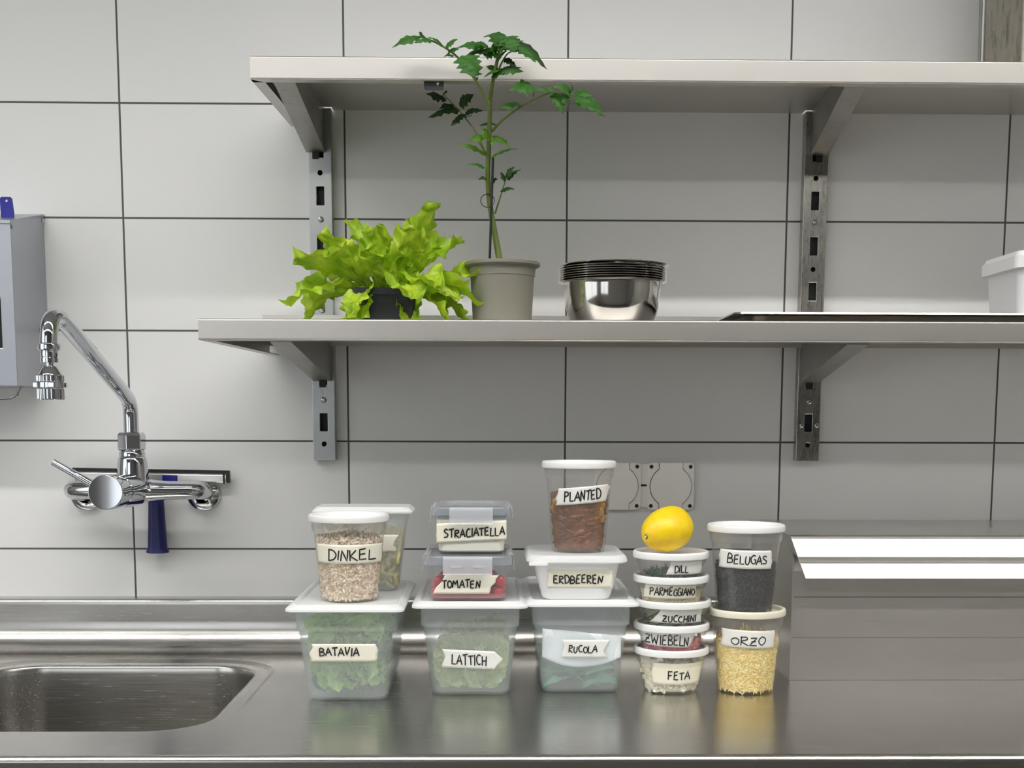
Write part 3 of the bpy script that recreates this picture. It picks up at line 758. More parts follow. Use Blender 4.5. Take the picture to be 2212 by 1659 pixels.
def deli(label, cx, cy, zb, zl, rb, rt, rl, group, mat='clear_cup', lidmat='white_lid', h=None, angle=0):
    """round plastic cup with a snap lid; zb base height, zl middle of the lid lip"""
    t = thing('deli_cup', label, 'plastic cup', (cx, cy, zb), group)
    zt = zl - .004; th = .0009
    f = lambda z: rb + (rt - rb) * (z - zb) / (zt - zb)
    small = zt - zb < .06
    band = zt - (.012 if small else .019)
    o = [(rb - .004, zb + .0003), (rb - .0012, zb + .0006), (rb, zb + .003), (f(band), band), (f(band) + .0016, band + .001), (rt + .0016, zt)]
    inn = [(rt + .0006, zt), (f(band) + .0004, band + .001), (f(band) - th, band - .001), (rb - th, zb + .004), (rb - .003, zb + .002)]
    b = MB(); b.lathe(o + inn, cx, cy, 64); b.build('body', mat, t, angle=45)
    rib_ring(cx, cy, band + .002, zt - .003, f(band) + .0018, rt + .0017, 44, t, mat)
    k = MB()
    k.lathe([(rt + .0018, zl - .0055), (rl - .0012, zl - .0060), (rl, zl - .0045), (rl, zl + .0020), (rl - .0012, zl + .0042), (rl - .003, zl + .0050), (rl - .0055, zl + .0046), (rl - .0072, zl + .0030), (rl - .0080, zl - .0010), (rl - .010, zl - .0022), (rl - .03, zl - .0024)], cx, cy, 72, True, True)
    k.build('lid', lidmat, t, angle=45)
    return t, round_front(cx, cy, zb + .003, rb, band, f(band)), f
def clip_box(label, cx, cy, zb, zt, zl, hwb, hwt, hd, rec, group, clipdrop, wclip):
    t = thing('clip_box', label, 'clip-lid box', (cx, cy, zb), group)
    r = .014; th = .0013
    o = [(zb + .0003, hwb - .006, hd - .010, .010), (zb + .0012, hwb - .0025, hd - .0065, .012), (zb + .005, hwb, hd - .004, r), (zt - .008, hwt, hd, r), (zt - .007, hwt + .0022, hd + .0022, r), (zt, hwt + .0024, hd + .0024, r)]
    inn = [(zt, hwt + .001, hd + .001, r), (zt - .008, hwt - th, hd - th, r), (zb + .006, hwb - th, hd - .004 - th, r), (zb + .003, hwb - .005, hd - .009, .01)]
    MB().loft(o + inn, cx, cy, 6).build('body', 'clear_box', t, angle=40)
    MB().loft([(zt + .0002, hwt - .001, hd - .001, r), (zt + .0002, hwt + .001, hd + .001, r), (zt + .0045, hwt + .0005, hd + .0005, r), (zt + .0045, hwt - .0025, hd - .0025, r)], cx, cy, 6).build('gasket', 'gasket', t, angle=40)
    MB().loft([(zt + .0008, hwt + .0016, hd + .0016, r), (zt + .001, hwt + .0050, hd + .0050, r), (zl - .002, hwt + .0048, hd + .0048, r), (zl, hwt + .0030, hd + .0030, r), (zl, hwt - .003, hd - .003, r), (zl - rec, hwt - .006, hd - .006, r)], cx, cy, 6, False, True).build('lid', 'clear_lid', t, angle=40)
    # four hinged clips: a curved flap each
    hwo, hdo = hwt + .0055, hd + .0055
    def flap(w, dirx, diry):
        prof = [(-.004, zl + .0002), (0, zl + .0002), (.0022, zl - .002), (.0034, zl - .006), (.0036, zl - clipdrop + .003), (.0060, zl - clipdrop), (.0046, zl - clipdrop - .0005), (.0022, zl - clipdrop + .003), (.0018, zl - .006), (.001, zl - .0025), (-.004, zl - .0016)]
        mbf = MB()
        ring = []
        for s in (-w, -w + .002, w - .002, w):
            e = 0 if abs(s) < w - .001 else -.0004
            if diry: ring.append([(cx + s, cy + diry * (hdo + p), z) for p, z in prof])
            else: ring.append([(cx + dirx * (hwo + p), cy + s, z) for p, z in prof])
        mbf.rings(ring); c = mbf.build('clip', 'clip_plastic', t, angle=40)
        if diry < 0 and wclip:
            for sx in (-.45, .45):
                MB().box(cx + sx * w - .009, cx + sx * w + .009, cy - hdo - .0046, cy - hdo - .0037, zl - .0165, zl - .0135).build('clip_slot', 'clear_lid', c, bevel=.0004)
    flap(hwt * .60, 0, -1); flap(hwt * .60, 0, 1); flap(hd * .55, 1, 0); flap(hd * .55, -1, 0)
    return t, flat_front(zb + .005, cy - hd + .004, zt - .008, cy - hd)

def scatter_leaves(mb, n, cx, cy, hw, hd, z0, z1, size, rnd, ruffle=.3, taper=0.0):
    """crumpled, ruffled leaf pieces pressed together inside a box; each piece is moved inside as a whole"""
    for _ in range(n):
        z = rnd.uniform(z0, z1)
        front = rnd.random() < .5
        c = Vector((cx + rnd.uniform(-hw, hw), cy + (-hd + rnd.uniform(0, .02) if front else rnd.uniform(-hd, hd)), z))
        ax_ = Vector((rnd.gauss(0, 1), rnd.gauss(0, .5), rnd.gauss(0, .9))).normalized()
        nrm = Vector((rnd.gauss(0, .55), -1, rnd.gauss(0, .6))).normalized()
        u = (ax_ - nrm * ax_.dot(nrm)).normalized(); w = nrm.cross(u)
        L = size * rnd.uniform(.6, 1.25); Wd = L * rnd.uniform(.55, .95); ph = rnd.uniform(0, 9); nu, nv = 15, 13; g = []
        for i in range(nu):
            s = i / (nu - 1) * 2 - 1; wd = Wd * math.sqrt(max(.03, 1 - (s * .92 + .1) ** 2)) * (1 + .12 * math.sin(9 * s + ph))
            for j in range(nv):
                q = j / (nv - 1) * 2 - 1; e = q * q
                p = c + u * (s * L) + w * (q * wd) + nrm * (L * (.26 * s * s + ruffle * e * math.sin(8 * s + ph) + .16 * e * math.sin(17 * s + 2 * ph + 2 * q) + .10 * noise.noise(Vector((q * 3 + ph, s * 3, ph)))))
                g.append(p)
        for ax3, lo, hi in ((0, cx - hw, cx + hw), (1, cy - hd, cy + hd), (2, z0, z1)):
            a_ = min(p[ax3] for p in g); b_ = max(p[ax3] for p in g); d = 0
            if b_ - a_ > hi - lo:
                k = (hi - lo) / (b_ - a_)
                for p in g: p[ax3] = lo + (p[ax3] - a_) * k
            else:
                d = lo - a_ if a_ < lo else (hi - b_ if b_ > hi else 0)
                for p in g: p[ax3] += d
        if taper:
            for p in g: p.x = cx + (p.x - cx) * (1 - taper * max(0, z1 - p.z) / (z1 - z0))
        mb.add([tuple(p) for p in g], [(i * nv + j, i * nv + j + 1, (i + 1) * nv + j + 1, (i + 1) * nv + j) for i in range(nu - 1) for j in range(nv - 1)])
rnd = random.Random(11)
# BATAVIA
b1, cy, S = gn_box('milky lidded box labelled BATAVIA, leftmost on the worktop', -.3560, -.520)
label_on('BATAVIA', (-.4080, -.3102, .9470, .9746), (-.3955, -.3365, .9560, .9685), S, b1, pen=0.00112, seed=3, left=[-.001, .0, -.0035, -.001, .003, .0005], right=[-.002, .0015, .0005, .003, .001, -.0015])
mb = MB(); scatter_leaves(mb, 95, -.3560, cy, .066, .134, WT + .014, WT + .132, .026, rnd, taper=.16)
tag(mb.build('batavia_lettuce', 'batavia_leaf', angle=80), 'pale green lettuce leaves packed in the leftmost milky box', 'lettuce', kind='stuff')
mb = MB(); scatter_leaves(mb, 60, -.3560, cy + .004, .062, .128, WT + .010, WT + .120, .026, rnd, taper=.14)
tag(mb.build('dark_lettuce', 'batavia_dark', angle=80), 'dark bluish lettuce leaves low down in the leftmost milky box', 'lettuce', kind='stuff')
# LATTICH
b2, cy, S = gn_box('milky lidded box labelled LATTICH, under the two clip boxes', -.1700, -.482)
label_on('LATTICH', (-.2123, -.1255, .9286, .9575), (-.1981, -.1447, .9344, .9503), S, b2, tilt=-.045, pen=0.00106, seed=8, left=[-.0005, -.001, .002, .004, .0015, -.0005], right=[-.0065, -.004, .0015, .007, -.001, -.007], mat='pale_tape')
mb = MB(); scatter_leaves(mb, 85, -.1700, cy, .063, .131, WT + .009, WT + .094, .027, rnd, taper=.12)
tag(mb.build('romaine_lettuce', 'romaine_leaf', angle=80), 'pale yellow green lettuce leaves inside the middle milky box', 'lettuce', kind='stuff')
# RUCOLA
b3, cy, S = gn_box('milky lidded box labelled RUCOLA, right one of the large boxes', .0020, -.464)
label_on('RUCOLA', (-.0271, .0426, .9420, .9712), (-.0177, .0268, .9508, .9617), S, b3, pen=0.00095, seed=5, left=[.0005, -.001, .0005, .003, .0015, -.0005], right=[.002, -.003, -.005, -.002, .002, .004], mat='pale_tape')
mb = MB(); cxr = .0020
for _ in range(190):
    a = rnd.uniform(-.6, .6); L = rnd.uniform(.018, .034); z = WT + rnd.uniform(.010, .038)
    c = Vector((cxr + rnd.uniform(-.05, .05), cy + rnd.uniform(-.128, .128), z))
    d = Vector((math.cos(a), rnd.uniform(-.3, .3), math.sin(a) * .7)).normalized() * (1 if rnd.random() < .5 else -1)
    up = Vector((rnd.uniform(-.3, .3), -.6, .8)).normalized(); w = d.cross(up).normalized()
    g = []; nu = 9
    for i in range(nu):
        s = i / (nu - 1); wd = L * (.05 + .22 * math.sin(PI * min(1, s * 1.05)) * (1 + .5 * math.sin(s * 16)))
        p = c + d * (L * (s * 2 - 1)) + up * (L * .25 * math.sin(s * 3))
        for q in (-1, 0, 1):
            pp = p + w * (wd * q) + up * (abs(q) * wd * .4)
            pp.x = max(cxr - .0580, min(cxr + .0580, pp.x)); pp.y = max(cy - .1305, min(cy + .1305, pp.y)); pp.z = max(WT + .006, pp.z)
            g.append(tuple(pp))
    mb.add(g, [(i * 3 + j, i * 3 + j + 1, i * 3 + j + 4, i * 3 + j + 3) for i in range(nu - 1) for j in range(2)])
tag(mb.build('rocket_leaves', 'rocket_leaf', angle=80), 'dark green rocket leaves at the bottom of the right milky box', 'salad', kind='stuff')
# folded paper towel resting over the rocket
def towel(name, label, z_lo, z_hi, x0, x1, back, sag):
    g = []; nu, nv = 22, 12
    for i in range(nu + 1):
        for j in range(nv + 1):
            s = i / nu * 2 - 1; q = j / nv; kz = z_lo + sag * abs(s) ** 2.2
            x = x0 + (x1 - x0) * i / nu; z = WT + kz + q * (z_hi - kz - .006 * s)
            y = cy - .1335 - .012 * (z - WT - .009) / .099 + .0030 + back + .0015 * math.sin(5 * s + 3 * q) + (1 - q) * .002
            g.append((x, y, z))
    W_ = nv + 1
    mb = MB().add(g, [(i * W_ + j, i * W_ + j + 1, (i + 1) * W_ + j + 1, (i + 1) * W_ + j) for i in range(nu) for j in range(nv)])
    o = tag(mb.build(name, 'paper_towel', keep=True), label, 'paper towel')
    sd = o.modifiers.new('thickness', 'SOLIDIFY'); sd.thickness = .0006
towel('paper_towel', 'white folded paper towel on the rocket inside the RUCOLA box', .042, .098, cxr - .060, cxr + .062, 0, .016)

# clip boxes
ZL = WT + .1466
c1, S1 = clip_box('clip-lid box of tomatoes labelled TOMATEN', -.1735, -.3560, ZL, 1.0880, 1.1020, .0595, .0625, .1000, .003, 'clear boxes with clip lids', .027, True)
label_on('TOMATEN', (-.2270, -.1268, 1.0439, 1.0731), (-.2126, -.1547, 1.0535, 1.0665), S1, c1, pen=0.00112, seed=4, left=[0, .003, .006, .0125, .016, .0185], right=[-.014, -.012, -.011, -.004, -.004, .001])
c2, S2 = clip_box('clip-lid box of white straciatella labelled STRACIATELLA', -.1690, -.3180, 1.0995, 1.1600, 1.1735, .0530, .0565, .0830, .0035, 'clear boxes with clip lids', .026, False)
label_on('STRACIATELLA', (-.2235, -.1140, 1.1195, 1.1505), (-.2120, -.1165, 1.1275, 1.1405), S2, c2, tilt=.05, pen=0.00118, seed=6, left=[0, .0005, -.0005, .0005, 0, .0005], right=[0, .001, 0, .0005, 0, .0005], mat='cream')
mb = MB().loft([(1.1028, .0480, .0745, .012), (1.1050, .0513, .0775, .013), (1.1535, .0552, .0815, .013), (1.1540, .0545, .081, .013)], -.1690, -.3180, 6)
tag(mb.build('soft_cheese', 'cream', angle=40), 'white creamy cheese filling the upper clip-lid box', 'cheese', kind='stuff')
mb = MB().loft([(ZL + .0045, .050, .089, .012), (ZL + .0055, .0565, .0940, .013), (ZL + .012, .0577, .0953, .013), (ZL + .0122, .057, .094, .013)], -.1735, -.3560, 6)
tag(mb.build('tomato_juice', 'tomato_juice', angle=40), 'red tomato juice at the bottom of the lower clip-lid box', 'juice', kind='stuff')
first = None
for row, (y, n, z) in enumerate(((-.4400, 6, .0145), (-.4405, 6, .0300), (-.4385, 4, .0440), (-.4190, 6, .018), (-.400, 6, .020), (-.380, 6, .019), (-.4200, 5, .034), (-.3990, 5, .034))):
    for i in range(n):
        x = -.1735 + (i - (n - 1) / 2) * .0186 + rnd.uniform(-.001, .001) + (.004 if row % 2 else 0) * (i % 2)
        r_ = rnd.uniform(.0086, .0098)
        if first is None:
            mbt = MB(); mbt.lathe([(.0004, -.0082), (.004, -.0078), (.0072, -.005), (.0089, 0), (.0078, .0048), (.0045, .0076), (.0015, .0080), (.0003, .0073)], 0, 0, 16); first = mbt.build('cherry_tomato', 'tomato_skin')
            ob = first
        else:
            ob = first.copy(); col.objects.link(ob)
        ob.location = (x, y, ZL + z + rnd.uniform(-.001, .001)); ob.rotation_euler = (rnd.uniform(-1, 1), rnd.uniform(-1, 1), rnd.uniform(0, 6))
        s_ = r_ / .0089; ob.scale = (s_, s_, s_)
        tag(ob, 'small red cherry tomato in the clip-lid box labelled TOMATEN', 'tomato', 'cherry tomatoes in the clip-lid box')

# erdbeeren tub (white opaque)
e1 = thing('white_food_tub', 'white opaque tub labelled ERDBEEREN, under the PLANTED cup', 'storage box', (0, -.355, ZL))
ecx, ecy = -.0050, -.3600
MB().loft([(ZL, .047, .066, .014), (ZL + .0012, .051, .070, .016), (ZL + .006, .0540, .073, .018), (ZL + .022, .0582, .077, .020), (ZL + .024, .0590, .0778, .020), (ZL + .054, .0660, .0845, .024), (ZL + .0630, .0675, .0855, .024), (ZL + .0630, .0660, .084, .024), (ZL + .02, .0565, .0755, .02), (ZL + .004, .049, .068, .018)], ecx, ecy, 8).build('body', 'white_plastic', e1, angle=40)
MB().loft([(ZL + .0600, .0690, .0870, .025), (ZL + .0590, .0765, .0925, .028), (ZL + .0610, .0785, .0945, .028), (ZL + .0665, .0775, .0935, .028), (ZL + .0705, .0745, .0905, .027), (ZL + .0713, .0710, .0870, .026), (ZL + .0700, .067, .083, .024), (ZL + .0690, .063, .079, .022)], ecx, ecy, 8).build('lid', 'milky_lid', e1, angle=40)
mb = MB(); mb.prism([(ecy - .093, ZL + .0565), (ecy - .097, ZL + .0560), (ecy - .096, ZL + .0615), (ecy - .092, ZL + .0615)], ecx - .075, ecx - .046); mb.build('lid_tab', 'milky_lid', e1, bevel=.001)
SE = flat_front(ZL + .022, ecy - .077, ZL + .054, ecy - .0845)
label_on('ERDBEEREN', (-.0506, .0500, 1.0515, 1.0800), (-.0413, .0345, 1.0590, 1.0718), SE, e1, pen=0.00118, seed=9, mat='cream')

# second tub standing behind the DINKEL cup
rb_ = thing('rear_food_tub', 'milky lidded tub of pale noodles standing behind the DINKEL cup', 'storage box', (-.345, -.300, ZL))
rcx, rcy = -.3450, -.3000
MB().loft([(ZL, .050, .026, .012), (ZL + .002, .0540, .0305, .016), (ZL + .008, .0560, .0325, .018), (1.1450, .0692, .0365, .014), (1.1465, .0712, .0380, .014), (1.160, .0716, .0382, .014), (1.160, .0702, .037, .014), (1.145, .0679, .0352, .014), (ZL + .008, .0547, .0312, .017), (ZL + .003, .052, .028, .015)], rcx, rcy, 8).build('body', 'milky', rb_, angle=40)
MB().loft([(1.1598, .0745, .0400, .012), (1.1585, .0795, .0440, .008), (1.1600, .0808, .0455, .008), (1.1625, .0808, .0455, .008), (1.1670, .0765, .0415, .01), (1.1695, .0735, .0390, .01), (1.1690, .069, .034, .01)], rcx, rcy, 8).build('lid', 'milky_lid', rb_, angle=40)
SR = flat_front(ZL + .008, rcy - .0325, 1.145, rcy - .0365)
tape((-.3190, -.2945, 1.0965, 1.1245), SR, rb_, right=[.001, .004, -.002, .0005, .004, .008], seed=4)
mb = MB()
for _ in range(230):
    p = Vector((rcx + rnd.uniform(-.055, .058), rcy + rnd.uniform(-.026, .026), rnd.uniform(ZL + .006, 1.143)))
    d = Vector((rnd.gauss(0, .6), rnd.gauss(0, .25), rnd.gauss(0, 1))).normalized(); pts = []
    for i in range(6):
        kz = (p.z - ZL) / .114; hw_ = .0505 + .0130 * kz
        q = Vector((max(rcx - hw_, min(rcx + hw_, p.x)), max(rcy - .0285, min(rcy + .0285, p.y)), max(ZL + .0065, min(1.148, p.z))))
        pts.append(q); d = (d + Vector((rnd.gauss(0, .5), rnd.gauss(0, .3), rnd.gauss(0, .5)))).normalized(); p = p + d * .006
    mb.tube(pts, .0030, 6)
tag(mb.build('noodles', 'noodle', angle=80), 'pale yellow noodles packed in the tub behind the DINKEL cup', 'noodles', kind='stuff')

# ---------------------------------------------------------------- round cups
def grains(mb, n, cx, cy, zb, zt, f, size, rnd, jit=0.0, heap=.004, flat=None, front=True):
    """single grains lying against the inside of the cup wall and on top of the filling"""
    for i in range(n):
        if i < n * .78:
            a = rnd.uniform(-PI * .98, -.02) if front else rnd.uniform(0, 2 * PI)
            z = rnd.uniform(zb + .002, zt); r = f(z) - .0012 - size[1] * .9 - rnd.uniform(0, .0015)
        else:
            a = rnd.uniform(0, 2 * PI); r = math.sqrt(rnd.random()) * (f(zt) - .004); z = zt + rnd.uniform(0, heap) * (1 - r / f(zt))
        c = (cx + r * math.cos(a), cy + r * math.sin(a), z)
        t = Vector((-math.sin(a), math.cos(a), 0)); nn = Vector((math.cos(a), math.sin(a), 0)); up = Vector((0, 0, 1))
        b = rnd.uniform(0, PI); e1 = t * math.cos(b) + up * math.sin(b); e2 = -t * math.sin(b) + up * math.cos(b)
        M = Matrix((e1, nn, e2)).transposed(); k = rnd.uniform(.8, 1.2)
        mb.blob(c, (size[0] * k, size[1], size[2] * k), 1, jit, M, i)
def core(mb, cx, cy, zb, zt, f, gap=.0034, dome=.003):
    mb.lathe([(f(zb) - gap - .003, zb + .0015), (f(zb) - gap, zb + .004), (f(zt) - gap, zt - .001), (f(zt) * .6, zt + dome * .6), (f(zt) * .2, zt + dome)], cx, cy, 48)
G32 = 'tall clear cups with white lids'
# DINKEL
YD, YP, YC = -.4250, -.3580, -.4100
dk, Sd, fd = deli('tall lidded cup of grain labelled DINKEL, on the BATAVIA box', -.3570, YD, ZL, 1.1600, .0450, .0560, .0622, G32)
label_on('DINKEL', (-.4030, -.3030, 1.0925, 1.1215), (-.3841, -.3137, 1.0975, 1.1140), Sd, dk, pen=0.00112, seed=12)
mb = MB(); core(mb, -.3570, YD, ZL + .002, 1.1270, fd); grains(mb, 1250, -.3570, YD, ZL + .002, 1.1290, fd, (.0036, .0014, .0019), rnd, heap=.012)
tag(mb.build('spelt_grain', 'spelt', angle=80), 'brown cooked spelt grain filling the cup labelled DINKEL', 'grain', kind='stuff')
# PLANTED
ZE = ZL + .0694; px_ = .0020
pl, Sp, fp = deli('tall lidded cup of brown braised pieces labelled PLANTED, highest of all cups', px_, YP, ZE, 1.2400, .0430, .0535, .0592, G32)
label_on('PLANTED', (-.0354, .0470, 1.1795, 1.2060), (-.0240, .0335, 1.1850, 1.2010), Sp, pl, tilt=.085, pen=0.00118, seed=21, mat='pale_tape', left=[-.001, .001, -.002, .001, .0025, .003], right=[-.004, -.002, -.0005, .001, .005, -.003])
mb = MB(); core(mb, px_, YP, ZE + .002, 1.1960, fp, .0045)
for i in range(120):
    a = rnd.uniform(-PI, 0); z = rnd.uniform(ZE + .007, 1.194); r = fp(z) - .0085
    mb.blob((px_ + r * math.cos(a), YP + r * math.sin(a), z), (rnd.uniform(.006, .013), .0058, rnd.uniform(.003, .006)), 2, .5, Matrix.Rotation(a + PI / 2, 3, 'Z') @ Matrix.Rotation(rnd.uniform(-.6, .6), 3, 'Y'), i)
tag(mb.build('braised_pieces', 'braised', angle=80), 'dark brown braised pieces in the cup labelled PLANTED', 'food', kind='stuff')
mb = MB()
for i, (x, z) in enumerate(((.034, 1.187), (.037, 1.176), (.035, 1.166), (.037, 1.155), (-.036, 1.182), (-.039, 1.171))):
    d = (x - px_) / (fp(z) - .004); mb.blob((x, YP - (fp(z) - .0045) * math.sqrt(max(0, 1 - d * d)), z), (.005, .003, .007), 2, .4, None, i)
tag(mb.build('amber_pieces', 'braised_amber', angle=80), 'amber yellow bits against the wall of the PLANTED cup', 'food', kind='stuff')
# ORZO, BELUGAS
ox = .2652
oz, So, fo = deli('tall lidded cup of yellow pasta labelled ORZO, bottom of its pair', ox, YC, WTOP, 1.0126, .0445, .0550, .0604, G32, lidmat='cream_lid')
label_on('ORZO', (.2215, .3020, .9605, .9885), (.2333, .2848, .9655, .9785), So, oz, tilt=-.03, pen=0.00090, seed=31, mat='pale_tape')
mb = MB(); core(mb, ox, YC, WT + .0025, .9680, fo); grains(mb, 1300, ox, YC, WT + .0025, .9720, fo, (.0056, .0012, .0013), rnd, heap=.016)
for i, (x, z) in enumerate(((.252, .993), (.258, .990), (.262, .987), (.280, .986), (.248, .986))): mb.blob((x, YC - .040, z), (.0018, .0014, .007), 1, 0, None, i)
tag(mb.build('orzo_pasta', 'orzo', angle=80), 'yellow rice shaped pasta filling the cup labelled ORZO', 'pasta', kind='stuff')
lx = .2605
bl, Sb, fb = deli('tall lidded cup of black lentils labelled BELUGAS, on the ORZO cup', lx, YC, 1.0105, 1.1442, .0438, .0545, .0602, G32)
label_on('BELUGAS', (.2150, .2925, 1.0835, 1.1120), (.2251, .2847, 1.0912, 1.1055), Sb, bl, tilt=-.02, pen=0.00101, seed=33, mat='pale_tape', right=[.001, .0005, .003, .0005, .0015, -.001])
mb = MB(); core(mb, lx, YC, 1.0130, 1.0850, fb); grains(mb, 1300, lx, YC, 1.0130, 1.089, fb, (.0021, .0012, .0021), rnd, heap=.010)
tag(mb.build('black_lentils', 'lentil', angle=80), 'black lentils filling the cup labelled BELUGAS', 'lentils', kind='stuff')

# the stack of small cups
GS = 'small lidded cups in one stack'
stack = [  # word, centre x, base, lid lip, label
    ('FETA', .1468, WTOP, .9521, 'bottom cup of the small stack, white crumbs inside, labelled FETA'),
    ('ZWIEBELN', .1468, .9498, .9905, 'small cup of pink onions labelled ZWIEBELN, second from the bottom'),
    ('ZUCCHINI', .1486, .9882, 1.0270, 'small cup of zucchini labelled ZUCCHINI, middle of the stack'),
    ('PARMEGGIANO', .1446, 1.0247, 1.0656, 'small cup of grated cheese labelled PARMEGGIANO, second from the top'),
    ('DILL', .1436, 1.0633, 1.1026, 'small cup of green dill labelled DILL, directly under the lemon')]
TX = {'FETA': ((.1122, .1905, .9020, .9365), (.1359, .1703, .9105, .9235)), 'ZWIEBELN': ((.0930, .1765, .9620, .9875), (.1019, .1669, .9650, .9810)),
      'ZUCCHINI': ((.1120, .1885, .9990, .0), (.1263, .1784, 1.0010, 1.0120)), 'PARMEGGIANO': ((.1000, .1775, 1.0370, 1.0590), (.1071, .1754, 1.0425, 1.0545)), 'DILL': ((.1320, .1885, 1.0740, 1.0955), (.1427, .1640, 1.0775, 1.0885))}
TX['ZUCCHINI'] = ((.1120, .1885, .9990, 1.0200), TX['ZUCCHINI'][1])
OPT = {'FETA': dict(pen=0.00101, right=[-.003, -.001, .0005, .001, .002, .004], mat='cream'), 'ZWIEBELN': dict(pen=0.00101, tilt=-.04, mat='pale_tape', left=[.012, .006, .002, 0, 0, -.002], right=[-.01, -.006, -.004, -.002, 0, .004]),
       'ZUCCHINI': dict(pen=0.00101, mat='pale_tape', left=[-.004, .0, .003, .006, .009, .011]), 'PARMEGGIANO': dict(pen=0.00101), 'DILL': dict(pen=0.00090, mat='pale_tape', left=[-.002, -.001, .001, .003, .004, .004])}
cups = {}
for i, (w, cx, zb, zl, lab) in enumerate(stack):
    t, S, f = deli(lab, cx, YC, zb, zl, .0430 if w == 'FETA' else .0465, .0535, .0594, GS)
    tb_, xb_ = TX[w]; label_on(w, tb_, xb_, S, t, seed=40 + i, **OPT[w]); cups[w] = (cx, zb, zl, f)
cx, zb, zl, f = cups['FETA']; mb = MB(); core(mb, cx, YC, zb + .0015, .9340, f, .007)
for i in range(260):
    a = rnd.uniform(0, 2 * PI) if i > 170 else rnd.uniform(-PI, 0); z = rnd.uniform(zb + .005, .9385); r = (f(z) - .0075) * (1 if i < 170 else math.sqrt(rnd.random()))
    if i >= 170: z = .9345 + rnd.uniform(-.002, .005)
    mb.blob((cx + r * math.cos(a), YC + r * math.sin(a), z), [rnd.uniform(.0030, .0070) for _ in range(3)], 1, .9, Matrix.Rotation(rnd.uniform(0, 6), 3, 'X') @ Matrix.Rotation(rnd.uniform(0, 6), 3, 'Z'), i)
tag(mb.build('feta_crumbs', 'feta', smooth=False), 'white feta crumbs in the bottom cup of the small stack', 'cheese', kind='stuff')
cx, zb, zl, f = cups['ZWIEBELN']; mb = MB(); core(mb, cx, YC, zb + .002, .9705, f, .006)
for i in range(46):
    a = rnd.uniform(-PI, 0.0); z = rnd.uniform(zb + .006, .973); r = f(z) - .006; b = a + rnd.uniform(.15, .35); dz = rnd.uniform(-.004, .006)
    mb.tube([(cx + r * math.cos(a + (b - a) * k / 5), YC + r * math.sin(a + (b - a) * k / 5), min(.976, z + dz * math.sin(k / 5 * PI))) for k in range(6)], .0026, 8)
tag(mb.build('pickled_onions', 'onion', angle=80), 'pink pickled onion strips in the cup labelled ZWIEBELN', 'onions', kind='stuff')
cx, zb, zl, f = cups['ZUCCHINI']; mb = MB(); mb2 = MB()
for i in range(16):
    a = -PI + PI * (i % 8) / 7.5 + rnd.uniform(-.1, .1); z = zb + .009 + (i // 8) * .009 + rnd.uniform(0, .002); r = f(z) - .0135
    M = Matrix.Rotation(rnd.uniform(-.5, .5), 3, 'X') @ Matrix.Rotation(rnd.uniform(-.5, .5), 3, 'Y'); c = Vector((cx + r * math.cos(a), YC + r * math.sin(a), z))
    for q, (ra, h, tgt) in enumerate(((.0105, .0022, mb), (.0112, .0016, mb2))):
        tgt.rings([[tuple(c + M @ Vector((ra * math.cos(2 * PI * j / 20), ra * math.sin(2 * PI * j / 20), s * h))) for j in range(20)] for s in (-1, 1)])
tag(mb.build('zucchini_slices', 'zucchini_flesh', angle=40), 'pale zucchini slices in the cup labelled ZUCCHINI', 'zucchini', kind='stuff')
tag(mb2.build('zucchini_peel', 'zucchini_skin', angle=40), 'dark green zucchini peel in the middle cup of the stack', 'zucchini', kind='stuff')
cx, zb, zl, f = cups['PARMEGGIANO']; mb = MB(); core(mb, cx, YC, zb + .002, 1.0490, f, .0035); grains(mb, 260, cx, YC, zb + .002, 1.0500, f, (.004, .0009, .0012), rnd)
tag(mb.build('grated_cheese', 'parmesan', angle=80), 'grated cream coloured cheese in the cup labelled PARMEGGIANO', 'cheese', kind='stuff')
cx, zb, zl, f = cups['DILL']; mb = MB()
for i in range(70):
    p = Vector((cx + rnd.uniform(-.036, .036), YC + rnd.uniform(-.038, .03), zb + .004)); d = Vector((rnd.gauss(0, .5), rnd.gauss(0, .3), .8)).normalized(); L = rnd.uniform(.008, .016)
    def clampc(q):
        v = Vector((q.x - cx, q.y - YC)); R = f(min(max(q.z, zb), zl)) - .003
        if v.length > R: v *= R / v.length
        return Vector((cx + v.x, YC + v.y, min(max(q.z, zb + .0035), zl - .010)))
    mb.tube([clampc(p), clampc(p + d * L)], .0005, 5)
    for k in range(9):
        s = clampc(p + d * (L * (k + 2) / 11)); e = (d + Vector((rnd.gauss(0, .8), rnd.gauss(0, .6), rnd.gauss(0, .5)))).normalized()
        mb.tube([s, clampc(s + e * .006)], [.00055, .0003], 4)
tag(mb.build('dill', 'dill_frond', angle=80), 'green dill fronds in the top cup under the lemon', 'herbs', kind='stuff')

# lemon
lm = thing('lemon', 'yellow lemon lying on top of the stack of small cups', 'lemon', (.1372, YC, 1.1068))
prof = [(.0030, -.0462), (.0058, -.0466), (.0085, -.0460), (.0112, -.0440), (.0160, -.0405), (.0215, -.0355), (.0275, -.0270), (.0325, -.0160), (.0350, -.0030), (.0346, .0110), (.0315, .0235), (.0255, .0335), (.0178, .0405), (.0110, .0448), (.0080, .0478), (.0055, .0498), (.0020, .0510)]
rot = Matrix.Rotation(math.radians(36), 3, 'Z') @ Matrix.Rotation(math.radians(-12), 3, 'Y')
mb = MB(); lc = Vector((.1372, YC, 1.1405)); rings = []
for r, t in prof:
    ring = []
    for j in range(40):
        a = 2 * PI * j / 40; v = Vector((t, r * math.cos(a), r * math.sin(a)))
        v *= 1 + .05 * noise.noise(v * 38) + .02 * noise.noise(v * 110); ring.append(tuple(lc + rot @ v))
    rings.append(ring)
mb.rings(rings); lo = mb.build('peel', 'lemon_peel', lm, angle=80, sub=1)
sc_ = lc + rot @ Vector((-.0458, 0, 0))
